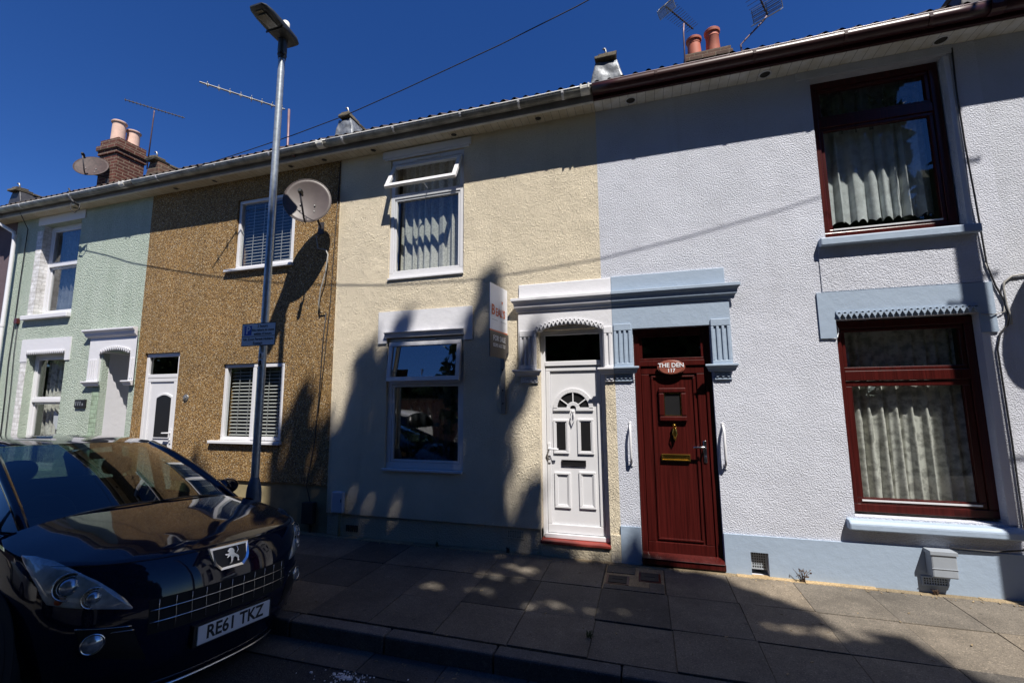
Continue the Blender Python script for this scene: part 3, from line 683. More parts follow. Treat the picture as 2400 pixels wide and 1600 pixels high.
    mb = MB(); mb.box(-.11, .70, .0, .12, -.03, .019); mb.build('threshold_void', M['dark'], t)
    # ---- windows
    def win(zb, zt, tr, top_h, yb, curt):
        a, b = 1.875, 3.045
        f = MB(); f.frame(a, b, zb, zt, .075, .09, .17); f.box(a+.075, b-.075, .09, .17, tr-.055, tr+.045)
        wi = f.build('window', M['maroon'], t, bevel=.006)
        mb = MB(); mb.frame(a+.077, b-.077, tr+.047, zt-.077, .035, .105, .155); mb.frame(a+.077, b-.077, zb+.077, tr-.057, .055 if curt == 'low' else .035, .105, .155)
        mb.build('sash', M['maroon'], wi, bevel=.005)
        pane(a+.11, b-.11, tr+.08, zt-.11, .13, wi, 'glass'); pane(a+.11, b-.11, zb+.11, tr-.09, .13, wi, 'glass')
        mb = MB(); mb.box(a+.115, b-.115, .098, .115, zb+.100, zb+.116); mb.build('bead', M['upvc'], wi)
        return wi
    wu = win(3.42, 5.22, 4.74, .4, 0, 'up')
    pleats(1.97, 2.95, 3.62, 4.72, .235, 8, .03, 'curtain', M['net_plain'], wu, .035, 4)
    pleats(1.97, 2.95, 4.66, 5.20, .26, 8, .02, 'curtain', M['net_dim'], wu, 0, 5)
    wl = win(.655, 2.54, 1.985, .5, 0, 'low')
    pleats(1.97, 2.97, .70, 1.99, .235, 9, .03, 'curtain', M['net_lace'], wl, 0, 6)
    pleats(1.97, 2.97, 1.95, 2.52, .27, 9, .015, 'curtain', M['net_lace'], wl, 0, 8)
    # sills and lintels
    mb = MB(); mb.box(1.80, 3.125, -.075, .17, 3.315, 3.40); mb.build('sill', M['blue_paint'], wu, bevel=.012)
    mb = MB(); mb.prism([(-.085, .515), (-.085, .58), (-.06, .605), (.15, .63), (.15, .515)], 1.80, 3.125, 'x'); mb.build('sill', M['blue_paint'], wl, bevel=.014)
    mb = MB(); mb.box(1.735, 3.135, -.016, -.001, 5.225, 5.317); mb.build('lintel', M['grey_render'], wu, bevel=.004)
    facade([(1.735, 3.165, 2.36, 2.835)], [(1.88, 3.04, 2.36, 2.55)], .016, 'lintel', M['blue_paint'], t, y=-.016)
    dentils(1.885, 3.04, lambda x: 2.605, 23, -.016, M['blue_paint'], t)
    # raised render panel between the windows, jamb band
    mb = MB(); mb.box(1.79, 3.115, -.010, -.001, 2.84, 3.315); mb.build('apron', M['grey_render'], t, bevel=.004)
    MB().box(3.055, 3.10, -.006, -.001, 3.4, 5.2).build('jamb_band', M['white_paint'], t, bevel=.003); MB().box(3.042, 3.105, -.006, -.001, .63, 2.36).build('jamb_band', M['white_paint'], t, bevel=.003)
    # chimney
    ch = MB(); ch.box(.98, 1.79, 3.0, 3.9, 6.6, 8.02); ch.box(.965, 1.805, 2.985, 3.915, 8.021, 8.10); ch.box(.99, 1.78, 3.01, 3.89, 8.101, 8.19)
    c = ch.build('chimney', M['old_brick'], t, bevel=.008)
    for px, py, h in ((1.19, 3.25, .47), (1.52, 3.25, .56), (1.24, 3.65, .36), (1.54, 3.65, .36)):
        mb = MB(); mb.lathe([(.135, 0), (.115, h*.72), (.122, h*.74), (.115, h*.76), (.118, h*.86), (.14, h*.88), (.145, h*.97), (.13, h), (.10, h), (.10, h*.7)], (px, py, 8.18), (0, 0, 1), 20)
        mb.build('chimney_pot', M['pot_red'], c, smooth=35)
grey_house()

# ------------------------------------------------------------------ CREAM HOUSE
def cream_house():
    x0, x1 = -4.19, -.45
    t = thing('terrace_house', (x0, 0, 0), 'cream textured terraced house with white hood and white panelled door', 'house', 'houses of the terrace')
    holes = [(-1.225, -.445, .17, 2.60), (-3.345, -2.22, 3.43, 5.17), (-3.325, -2.21, .875, 2.60)]
    facade([(x0, x1, 3.18, 5.33), (x0, -.33, .28, 3.18), (-1.235, -.33, .17, .28)], holes, .24, 'wall', M['cream_render'], t)
    facade([(x0, -1.225, -.1, .279)], [], .2, 'plinth', M['cream_plinth'], t, y=.022)
    mb = MB(); mb.box(-1.225, -.445, -.012, .2, -.1, .135); mb.build('step_riser', M['cream_plinth'], t, bevel=.006)
    mb = MB(); mb.box(-.443, -.332, -.02, .0, -.1, .29); mb.build('column_base', M['cream_render'], t, bevel=.008)
    shell(t, x0, -.33, holes); roof(t, x0, x1); eaves(t, x0, x1, False, (-3.58, -2.33, -1.16), False, (-3.92, -3.11, -2.13, -1.35, -.80), .008, (-.53,))
    kneeler(t, -.29, .34, M['lead'], True, True, .05)
    air_brick(-1.65, -1.435, .15, .245, .022, M['cream_plinth'], t, 9, 5)
    mb = MB()
    for i in range(6): mb.box(-3.88+i*.032, -3.862+i*.032, .008, .0215, .06, .14)
    mb.build('air_brick', M['vent_dark'], t)
    # hood, white half
    hx0, hx1 = -1.47, -.34
    mb = MB(); mb.box(-1.465, hx1, -.022, -.001, 3.0, 3.18); mb.build('hood_block', M['white_paint'], t, bevel=.008)
    # panel with segmental arch
    xa, xb, zs, zc = -1.25, -.45, 2.575, 2.655
    arc = [(xa+(xb-xa)*i/24, zs+(zc-zs)*(1-((i/12)-1)**2)) for i in range(25)]
    mb = MB()
    for i in range(24):
        (ax, az), (bx, bz) = arc[i], arc[i+1]
        mb.quad((ax, -.03, az), (bx, -.03, bz), (bx, -.03, 2.995), (ax, -.03, 2.995)); mb.quad((ax, -.03, az), (ax, .18, az), (bx, .18, bz), (bx, -.03, bz))
    for a, b in ((hx0, xa), (xb, hx1)):
        mb.quad((a, -.03, 2.06), (b, -.03, 2.06), (b, -.03, 2.995), (a, -.03, 2.995))
    mb.quad((hx0, -.03, 2.06), (hx0, -.03, 2.995), (hx0, 0, 2.995), (hx0, 0, 2.06)); mb.quad((hx0, -.03, 2.06), (xa, -.03, 2.06), (xa, 0, 2.06), (hx0, 0, 2.06))
    mb.quad((xa, -.03, 2.06), (xa, -.03, zs), (xa, .18, zs), (xa, .18, 2.06)); mb.quad((xb, -.03, 2.06), (xb, -.03, zs), (xb, .18, zs), (xb, .18, 2.06))
    mb.quad((xb, -.03, 2.06), (hx1, -.03, 2.06), (hx1, 0, 2.06), (xb, 0, 2.06))
    mb.build('hood_panel', M['white_paint'], t)
    dentils(xa-.005, xb+.005, lambda x: 2.615+.085*(1-((x+.85)/.4)**2), 16, -.03, M['white_paint'], t)
    prof = [(-.031, 2.83), (-.045, 2.832), (-.05, 2.862), (-.07, 2.885), (-.078, 2.93), (-.105, 2.965), (-.105, 2.998), (-.031, 3.004)]
    cornice(hx0+.025, hx1-.001, prof, 'cornice', M['white_paint'], t, True, False)
    mb = MB(); xa2, xb2 = -1.455, -1.262; wv = (xb2-xa2)/7.4
    for k in range(4): mb.box(xa2+k*wv*2.05, xa2+k*wv*2.05+wv*1.1, -.044, -.0305, 2.18, 2.52)
    mb.box(xa2, xb2, -.0455, -.0305, 2.52, 2.60); mb.box(xa2, xb2, -.0455, -.0305, 2.13, 2.18)
    mb.build('pilaster', M['white_paint'], t, bevel=.006); mb = MB()
    for k in range(2): mb.box(-.44+k*.055, -.44+k*.055+.032, -.044, -.0305, 2.15, 2.52)
    mb.box(-.44, -.342, -.0455, -.0305, 2.52, 2.60); mb.box(-.44, -.342, -.0455, -.0305, 2.125, 2.15)
    mb.build('pilaster', M['white_paint'], t, bevel=.006)
    cap = [(-.031, 2.048), (-.05, 2.05), (-.062, 2.08), (-.082, 2.105), (-.082, 2.122), (-.031, 2.126)]
    cornice(-1.46, -1.255, cap, 'capital', M['white_paint'], t); cornice(-.44, hx1-.001, cap, 'capital', M['white_paint'], t, True, False)
    for xc, xd, n in ((-1.445, -1.24, 4), (-.435, -.342, 2)):
        mb = MB(); mb.box(xc, xd, -.02, -.001, 1.965, 2.045)
        for i in range(n): mb.ring((xc+(xd-xc)*(i+.5)/n, -.024, 2.005), .017, .006, (0, 1, 0), 12, 5)
        mb.build('bead_trim', M['white_paint'], t)
    # door
    y = .10
    f = MB(); f.frame(-1.225, -.446, .17, 2.60, .055, y, y+.08, .05); f.box(-1.17, -.501, y-.01, y+.08, 2.165, 2.225); d = f.build('door', M['upvc'], t, bevel=.006)
    mb = MB(); mb.box(-1.20, -.46, y-.03, y, .172, .225); mb.build('cill', M['upvc'], d, bevel=.006)
    mb = MB(); mb.frame(-1.166, -.505, .225, 2.155, .052, y+.004, y+.06, .10); mb.box(-1.114, -.557, y+.022, y+.06, .325, 2.103); mb.build('door_leaf', M['upvc'], d, bevel=.006)
    yl = y+.022
    def pmould(a, b, c, e, dark):
        mb = MB(); mb.frame(a, b, c, e, .026, yl-.016, yl); mb.frame(a+.026, b-.026, c+.026, e-.026, .013, yl-.008, yl); o = mb.build('panel_mould', M['upvc'], d, bevel=.006)
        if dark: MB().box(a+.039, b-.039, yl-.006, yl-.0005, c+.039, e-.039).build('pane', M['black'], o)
    pmould(-1.085, -.90, 1.125, 1.525, True); pmould(-.795, -.605, 1.125, 1.535, True)
    pmould(-1.08, -.89, .505, .91, False); pmould(-.79, -.598, .51, .925, False)
    # sunburst fan light
    cx, cz, ro, ri = -.84, 1.655, .24, .065
    mb = MB(); N = 20
    def arcband(r0, r1, y0, y1):
        for i in range(N):
            a0, a1 = PI*i/N, PI*(i+1)/N
            q = [(cx+r0*math.cos(a0), cz+r0*math.sin(a0)), (cx+r1*math.cos(a0), cz+r1*math.sin(a0)), (cx+r1*math.cos(a1), cz+r1*math.sin(a1)), (cx+r0*math.cos(a1), cz+r0*math.sin(a1))]
            mb.prism(q, y0, y1)
    arcband(ro-.05, ro, yl-.018, yl); arcband(ri-.03, ri+.015, yl-.016, yl)
    mb.box(cx-ro, cx-.035, yl-.018, yl, cz-.028, cz+.012); mb.box(cx+.035, cx+ro, yl-.018, yl, cz-.028, cz+.012)
    for a in (36, 90, 144):
        c, s = math.cos(R(a)), math.sin(R(a)); mb.obox((cx+.13*c, yl-.008, cz+.13*s), (.065*c, 0, .065*s), (0, .007, 0), (-.007*s, 0, .007*c))
    fan = mb.build('sunburst', M['upvc'], d, bevel=.003)
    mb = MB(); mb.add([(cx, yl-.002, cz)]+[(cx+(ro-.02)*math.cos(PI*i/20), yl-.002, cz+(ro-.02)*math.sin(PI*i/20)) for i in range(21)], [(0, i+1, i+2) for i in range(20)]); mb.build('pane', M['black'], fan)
    pane(-1.17, -.501, 2.225, 2.545, y+.045, d, 'dark_glass', 'fanlight')
    mb = MB(); mb.frame(-.995, -.705, .985, 1.055, .012, yl-.014, yl); mb.box(-.983, -.717, yl-.009, yl, .997, 1.043); mb.build('letterbox', M['black'], d, bevel=.003)
    lever(d, -1.135, 1.14, y+.004, M['upvc'], 1)
    mb = MB(); mb.lathe([(.010, 0), (.018, .018), (.008, .03)], (-.845, yl, 1.62), (0, -1, 0), 12)
    mb.tube([(-.855, yl-.02, 1.60), (-.868, yl-.028, 1.55), (-.845, yl-.03, 1.485), (-.822, yl-.028, 1.55), (-.835, yl-.02, 1.60)], .008, 8)
    mb.build('knocker', M['upvc'], d, smooth=50)
    mb = MB(); mb.box(-1.232, -.44, -.035, y+.02, .1355, .1695); mb.build('doorstep', M['red_step'], t, bevel=.008)
    # upper window (nearly flush), top light propped open
    a, b, zb, zt = -3.343, -2.222, 3.432, 5.165; tr = 4.615
    f = MB(); f.frame(a, b, zb, zt, .06, .02, .09, .075); f.box(a+.06, b-.06, .02, .09, tr-.035, tr+.035); wu = f.build('window', M['upvc'], t, bevel=.005)
    mb = MB(); mb.frame(a+.062, b-.062, zb+.077, tr-.037, .03, .03, .075); mb.build('bead', M['upvc'], wu, bevel=.006)
    pane(a+.09, b-.09, zb+.10, tr-.06, .055, wu, 'glass')
    ang = R(28); hz = zt-.09; dy, dz = -math.sin(ang), -math.cos(ang); Ls = .47
    def P(x, s, o=0): return (x, .018+dy*s-dz*0+o*math.cos(ang)*-1, hz+dz*s+o*math.sin(ang))
    mb = MB(); sw = .058; th = .022
    def slat(xa_, xb_, s0, s1):
        c = Vector(P((xa_+xb_)/2, (s0+s1)/2)); mb.obox(c, ((xb_-xa_)/2, 0, 0), Vector((0, dy, dz))*(s1-s0)/2, Vector((0, -math.cos(ang), math.sin(ang)))*th)
    slat(a+.03, b-.03, 0, sw); slat(a+.03, b-.03, Ls-sw, Ls); slat(a+.03, a+.03+sw, sw, Ls-sw); slat(b-.03-sw, b-.03, sw, Ls-sw)
    sash = mb.build('open_sash', M['upvc'], wu, bevel=.006)
    mb = MB(); q = [P(a+.08, .05), P(b-.08, .05), P(b-.08, Ls-.05), P(a+.08, Ls-.05)]; mb.quad(*q); mb.build('pane', M['glass'], sash)
    mb = MB(); mb.box(-2.95, -2.58, .005, .019, zt-.045, zt-.025); mb.build('trickle_vent', M['upvc'], wu, bevel=.004)
    mb = MB(); mb.tube([(-2.76, .0, tr+.05), (-2.765, -.10, tr+.075), (-2.77, -.16, tr+.09)], .008, 6); mb.build('stay', M['upvc'], wu)
    pleats(a+.08, b-.08, zb+.08, 5.12, .17, 8, .03, 'curtain', M['net_pattern'], wu, 0, 3)
    mb = MB(); mb.box(-3.47, -2.11, -.03, -.001, 5.195, 5.30); mb.box(-3.44, -2.14, -.018, -.001, 5.168, 5.1945); mb.build('lintel', M['white_paint'], wu, bevel=.006)
    mb = MB(); mb.box(a-.005, b+.005, -.022, .02, 3.405, 3.4315); mb.build('sill', M['upvc'], wu, bevel=.004)
    # lower window
    a, b, zb, zt = -3.323, -2.212, .895, 2.595; tr = 2.005
    f = MB(); f.frame(a, b, zb, zt, .06, .04, .11, .075); f.box(a+.06, b-.06, .04, .11, tr-.03, tr+.03); wl = f.build('window', M['upvc'], t, bevel=.005)
    mb = MB(); mb.frame(a+.062, b-.062, zb+.077, tr-.032, .03, .05, .095); mb.build('bead', M['upvc'], wl, bevel=.006)
    pane(a+.09, b-.09, zb+.10, tr-.06, .075, wl, 'glass_mirror')
    ang2 = R(7); hz2 = zt-.055; dy, dz = -math.sin(ang2), -math.cos(ang2); Ls = .53; ang = ang2
    def P(x, s, o=0): return (x, .016+dy*s, hz2+dz*s)
    mb = MB()
    slat(a+.03, b-.03, 0, sw); slat(a+.03, b-.03, Ls-sw, Ls); slat(a+.03, a+.03+sw, sw, Ls-sw); slat(b-.03-sw, b-.03, sw, Ls-sw)
    sash = mb.build('open_sash', M['upvc'], wl, bevel=.006)
    mb = MB(); mb.quad(P(a+.08, .05), P(b-.08, .05), P(b-.08, Ls-.05), P(a+.08, Ls-.05)); mb.build('pane', M['glass_mirror'], sash)
    mb = MB(); mb.box(-2.98, -2.60, -.012, .003, zt-.045, zt-.022); mb.build('trickle_vent', M['upvc_old'], wl, bevel=.004)
    mb = MB(); mb.tube([(-2.78, .03, 2.04), (-2.78, -.03, 2.09), (-2.778, -.05, 2.17)], .010, 8); mb.build('catch', M['upvc'], wl, smooth=True)
    pleats(a+.08, b-.08, zb+.05, 2.52, .40, 6, .03, 'curtain', M['net_dim'], wl, 0, 12)
    facade([(-3.465, -2.085, 2.53, 2.965)], [(-3.33, -2.205, 2.53, 2.62)], .016, 'lintel', M['white_paint'], t, y=-.016)
    mb = MB(); mb.prism([(-.017, 2.60), (-.035, 2.60), (-.05, 2.655), (-.065, 2.665), (-.065, 2.68), (-.017, 2.685)], -3.35, -2.19, 'x'); mb.build('drip_mould', M['white_paint'], wl, bevel=.004)
    mb = MB(); mb.box(a-.02, b+.005, -.035, .04, .862, .8945); mb.build('sill', M['upvc'], wl, bevel=.006)
    mb = MB(); mb.box(x0+.002, x0+.012, -.006, 0, .28, 5.31); mb.build('seam_bead', M['cream_render'], t)
cream_house()

# ------------------------------------------------------------------ BROWN HOUSE
def blinds(x0, x1, z0, z1, y, pitch, parent):
    mb = MB(); z = z0+.02
    while z < z1:
        mb.obox(((x0+x1)/2, y, z), ((x1-x0)/2, 0, 0), (0, .018, .014), (0, -.0008, .001)); z += pitch
    for xx in (x0+(x1-x0)*.33, x0+(x1-x0)*.72): mb.box(xx-.006, xx+.006, y-.027, y-.025, z0, z1)
    mb.build('blind', M['blind'], parent)
def brown_house():
    x0, x1 = -8.06, -4.19
    t = thing('terrace_house', (x0, 0, 0), 'brown pebbledashed terraced house with venetian blinds and a khaki base', 'house', 'houses of the terrace')
    holes = [(-7.885, -7.11, .04, 2.56), (-6.135, -4.985, 3.82, 4.965), (-6.19, -5.02, 1.19, 2.335)]
    facade([(x0, x1, .63, 5.33)], holes, .24, 'wall', M['pebbledash'], t)
    facade([(x0, -7.885, -.1, .629)], [], .2, 'plinth', M['khaki_plinth'], t, y=.03); facade([(-7.11, x1, -.1, .629)], [], .2, 'plinth', M['khaki_plinth'], t, y=.03)
    shell(t, x0, x1, holes); roof(t, x0, x1); eaves(t, x0, x1, False, (-7.4, -6.55, -5.03, -4.42), False, (-7.5, -6.25, -5.2), .012, (-4.30,))
    kneeler(t, -4.07, .26, M['lead'], True, True, .02)
    d = MB(); d.frame(-7.88, -7.115, .045, 2.555, .06, .03, .10, .04); d.box(-7.82, -7.175, .03, .10, 2.155, 2.215); d = d.build('door', M['upvc'], t, bevel=.005)
    pane(-7.82, -7.175, 2.215, 2.495, .065, d, 'dark_glass', 'fanlight')
    mb = MB(); mb.frame(-7.816, -7.179, .085, 2.15, .06, .034, .085, .10); mb.box(-7.756, -7.239, .05, .085, .185, 2.09); mb.build('door_leaf', M['upvc'], d, bevel=.006)
    ga = [(-7.58, 1.22), (-7.265, 1.22), (-7.265, 1.83)]+[(-7.265-.315*i/8, 1.83+.05*math.sin(PI*i/8)) for i in range(1, 8)]+[(-7.58, 1.83)]
    mb = MB(); mb.prism([(-7.4225+(p[0]+7.4225)*1.16, 1.53+(p[1]-1.53)*1.09) for p in ga], .036, .0495); fr = mb.build('light_frame', M['upvc'], d, bevel=.006)
    mb = MB(); mb.prism(ga, .031, .0355); mb.build('door_light', M['black'], fr)
    mb = MB(); mb.frame(-7.62, -7.22, .33, .86, .03, .036, .0495); mb.frame(-7.56, -7.28, .39, .80, .02, .040, .0495); mb.build('panel_mould', M['upvc'], d, bevel=.006)
    mb = MB(); mb.box(-7.555, -7.285, .04, .0495, 1.035, 1.11); mb.build('letterbox', M['black'], d, bevel=.003)
    lever(d, -7.205, 1.24, .034, M['upvc'], -1)
    mb = MB(); mb.lathe([(.055, 0), (.05, .012), (.02, .02), (.02, .03)], (-6.90, .0, 1.83), (0, -1, 0), 16); mb.build('bell', M['alu'], t, smooth=40)
    for k, (a, b, zb, zt, m0) in enumerate(((-6.13, -4.99, 3.825, 4.96, -5.515), (-6.185, -5.025, 1.195, 2.33, -5.60))):
        f = MB(); f.frame(a, b, zb, zt, .05, .03, .10); f.box(m0-.035, m0+.035, .03, .10, zb+.05, zt-.05); wd = f.build('window', M['upvc'], t, bevel=.005)
        mb = MB(); mb.frame(m0+.0, b-.012, zb+.012, zt-.012, .05, .008, .0295); sash = mb.build('sash', M['upvc'], wd, bevel=.006)
        pane(a+.05, m0-.035, zb+.05, zt-.05, .065, wd, 'glass'); pane(m0+.05, b-.06, zb+.06, zt-.06, .02, sash, 'glass')
        blinds(a+.055, m0-.04, zb+.06, zt-.06, .14, .052, wd); blinds(m0+.04, b-.055, zb+.06, zt-.06, .14, .052, wd)
        mb = MB(); mb.box(a-.15, b+.02, -.055, .03, zb-.045, zb-.002); mb.build('sill', M['upvc'], wd, bevel=.006)
brown_house()

# ------------------------------------------------------------------ GREEN HOUSE
def green_house():
    x0, x1 = -11.75, -8.06
    t = thing('terrace_house', (x0, 0, 0), 'mint green roughcast terraced house with white sash windows and open porch', 'house', 'houses of the terrace')
    holes = [(-8.885, -8.19, .04, 2.62), (-10.92, -9.86, 3.385, 5.14), (-10.91, -9.86, .60, 2.66)]
    facade([(x0, x1, -.1, 5.33)], holes, .24, 'wall', M['green_render'], t)
    shell(t, x0, x1, [])
    roof(t, x0, x1); eaves(t, x0, x1, False, (-9.9,), False, (-11.0, -9.62), .01, (-8.3,))
    kneeler(t, -11.76, .36, M['dark_lead'], True, True); kneeler(t, -8.0, .30, M['old_brick'], True, True)
    for zb, zt, tr, lz, cm in ((3.385, 5.14, 4.36, 0, 'net_dim'), (.60, 2.66, 1.81, 1, 'net_lace')):
        a, b = -10.915, -9.865
        f = MB(); f.frame(a, b, zb, zt, .07, .115, .19); f.box(a+.07, b-.07, .10, .19, tr-.03, tr+.03); wd = f.build('window', M['upvc'], t, bevel=.005)
        mb = MB(); mb.frame(a+.072, b-.072, tr+.032, zt-.072, .035, .12, .16); mb.frame(a+.072, b-.072, zb+.072, tr-.032, .035, .14, .18); mb.build('sash', M['upvc'], wd, bevel=.005)
        pane(a+.1, b-.1, tr+.06, zt-.1, .14, wd, 'glass'); pane(a+.1, b-.1, zb+.1, tr-.06, .16, wd, 'glass')
        pleats(a+.1, b-.1, zb+.05, zt-.05, .30, 6, .04, 'curtain', M[cm], wd, 0, 20+lz)
        mb = MB(); mb.box(a-.012, a-.001, .002, .118, zb, zt); mb.box(a-.17, a-.001, -.008, -.001, zb+.02, zt-.1); mb.build('brick_reveal', M['white_brick'], wd)
        if lz == 0:
            mb = MB(); mb.box(-11.15, b+.01, -.07, .12, 3.30, 3.384); mb.build('sill', M['white_paint'], wd, bevel=.01)
            mb = MB(); mb.box(-11.08, -9.76, -.018, -.001, 5.145, 5.316); mb.build('lintel', M['white_paint'], wd, bevel=.006)
        else:
            facade([(-11.10, -9.74, 2.52, 2.935)], [(-10.915, -9.865, 2.52, 2.66)], .016, 'lintel', M['white_paint'], t, y=-.016)
            dentils(-10.92, -9.87, lambda x: 2.69, 20, -.016, M['white_paint'], t)
            mb = MB(); mb.prism([(-10.42, 1.62), (-10.30, 1.55), (-10.18, 1.62), (-10.2, 1.40), (-10.30, 1.27), (-10.4, 1.40)], .22, .235); mb.build('ornament', M['sign_white'], wd, bevel=.01)
    # porch hood
    hx0, hx1 = -9.20, -8.062
    xa, xb, zs, zc = -8.93, -8.19, 2.585, 2.66
    arc = [(xa+(xb-xa)*i/16, zs+(zc-zs)*(1-((i/8)-1)**2)) for i in range(17)]
    mb = MB()
    for i in range(16):
        (ax, az), (bx, bz) = arc[i], arc[i+1]
        mb.quad((ax, -.03, az), (bx, -.03, bz), (bx, -.03, 2.9), (ax, -.03, 2.9)); mb.quad((ax, -.03, az), (ax, .25, az), (bx, .25, bz), (bx, -.03, bz))
    for a, b in ((hx0, xa), (xb, hx1)):
        mb.quad((a, -.03, 2.05), (b, -.03, 2.05), (b, -.03, 2.9), (a, -.03, 2.9)); mb.quad((a, -.03, 2.05), (b, -.03, 2.05), (b, 0, 2.05), (a, 0, 2.05))
    mb.quad((hx0, -.03, 2.05), (hx0, -.03, 2.9), (hx0, 0, 2.9), (hx0, 0, 2.05)); mb.quad((xa, -.03, 2.05), (xa, -.03, zs), (xa, .0, zs), (xa, .0, 2.05)); mb.quad((xb, -.03, 2.05), (xb, -.03, zs), (xb, .0, zs), (xb, .0, 2.05))
    mb.build('hood_panel', M['white_paint'], t)
    dentils(xa, xb, lambda x: 2.62+.07*(1-((x+8.56)/.37)**2), 14, -.03, M['white_paint'], t)
    prof = [(-.031, 2.87), (-.05, 2.875), (-.07, 2.905), (-.08, 2.95), (-.11, 2.985), (-.11, 3.012), (-.031, 3.018)]
    cornice(hx0-.02, hx1-.001, prof, 'cornice', M['white_paint'], t, True, False)
    mb = MB()
    for k in range(4): mb.box(-9.165+k*.05, -9.165+k*.05+.028, -.044, -.0305, 2.16, 2.50)
    mb.box(-9.18, -8.98, -.038, -.0302, 2.13, 2.16); mb.build('pilaster', M['white_paint'], t, bevel=.005); mb = MB()
    for k in range(2): mb.box(-8.16+k*.05, -8.16+k*.05+.028, -.044, -.0305, 2.16, 2.50)
    mb.build('pilaster', M['white_paint'], t, bevel=.005)
    cap = [(-.031, 2.04), (-.05, 2.045), (-.062, 2.08), (-.085, 2.105), (-.085, 2.125), (-.031, 2.13)]
    cornice(-9.17, -8.90, cap, 'capital', M['white_paint'], t); cornice(-8.20, hx1-.001, cap, 'capital', M['white_paint'], t, True, False)
    # porch recess
    mb = MB(); mb.box(-8.96, -8.881, .10, .75, .0, 2.599); mb.build('porch_side', M['white_paint'], t)
    mb = MB(); mb.box(-9.06, -8.8855, -.006, -.0045, .0, 2.04); mb.build('quoin', M['green_brick'], t)
    mb = MB(); mb.box(-8.193, -8.15, .245, .75, .0, 2.599); mb.box(-8.88, -8.194, .25, .75, 2.60, 2.64); mb.build('porch_lining', M['white_paint'], t)
    d = MB(); d.frame(-8.885, -8.19, .04, 2.60, .06, .72, .78); d.box(-8.825, -8.25, .74, .77, .1, 2.54); d.build('door', M['upvc'], t, bevel=.006)
    # down pipe at the left seam
    mb = MB(); mb.tube([(-11.80, -.30, 5.37), (-11.79, -.28, 5.22), (-11.62, -.10, 5.05), (-11.60, -.09, 4.9), (-11.60, -.09, 0.02)], .032, 12)
    for z in (3.2, 1.4, 4.95): mb.lathe([(.038, 0), (.038, .05)], (-11.60, -.09, z), (0, 0, 1), 12)
    mb.build('downpipe', M['upvc'], t, smooth=50)
    # chimney
    ch = MB(); ch.box(-11.98, -11.40, 1.30, 1.88, 5.9, 7.46); ch.box(-12.01, -11.37, 1.27, 1.91, 7.4605, 7.57); ch.box(-12.04, -11.34, 1.24, 1.94, 7.5705, 7.68); ch.box(-11.99, -11.39, 1.29, 1.89, 7.6805, 7.84)
    c = ch.build('chimney', M['brick'], t, bevel=.006)
    for py, h in ((1.45, .52), (1.76, .46)):
        mb = MB(); mb.lathe([(.135, 0), (.125, h*.9), (.15, h*.92), (.155, h*.97), (.14, h), (.11, h), (.11, h*.6)], (-11.69, py, 7.83), (0, 0, 1), 20)
        mb.build('chimney_pot', M['pot_pink'], c, smooth=35)
green_house()
def side_houses():
    x0, x1 = -15.6, -11.755
    t = thing('terrace_house', (x0, 0, 0), 'dark mauve house at the far left beyond the white downpipe', 'house', 'houses of the terrace')
    facade([(x0, x1, -.1, 5.33)], [(-14.9, -14.1, .04, 2.2), (-13.4, -12.4, 3.4, 4.9), (-13.4, -12.4, .9, 2.4)], .24, 'wall', M['mauve_render'], t)
    shell(t, x0, x1, []); roof(t, x0, x1); eaves(t, x0, x1, False, (), False, (-12.4, -14))
    for zb, zt in ((3.4, 4.9), (.9, 2.4)):
        f = MB(); f.frame(-13.4, -12.4, zb, zt, .06, .08, .15); f.box(-13.34, -12.46, .08, .15, zb+.7, zb+.76); wd = f.build('window', M['upvc'], t); pane(-13.34, -12.46, zb+.06, zt-.06, .12, wd)
    MB().frame(-14.9, -14.1, .04, 2.2, .06, .08, .15).box(-14.84, -14.16, .1, .14, .1, 2.14).build('door', M['upvc'], t)
    x0, x1 = 3.32, 7.1
    t = thing('terrace_house', (x0, 0, 0), 'pale house at the right edge whose brown gutter continues the grey house', 'house', 'houses of the terrace')
    facade([(x0, x1, -.1, 5.33)], [(6.0, 6.8, .04, 2.4), (4.2, 5.3, 3.4, 5.1), (4.2, 5.3, .7, 2.5)], .24, 'wall', M['pale_render'], t)
    shell(t, x0, x1, []); roof(t, x0, x1); eaves(t, x0, x1, True, (), True, (4.0, 5))
    for zb, zt in ((3.4, 5.1), (.7, 2.5)):
        f = MB(); f.frame(4.2, 5.3, zb, zt, .06, .08, .15); f.box(4.26, 5.24, .08, .15, zb+1, zb+1.06); wd = f.build('window', M['upvc'], t); pane(4.26, 5.24, zb+.06, zt-.06, .12, wd)
    MB().frame(6.0, 6.8, .04, 2.4, .06, .08, .15).box(6.06, 6.74, .1, .14, .1, 2.34).build('door', M['upvc'], t)
side_houses()

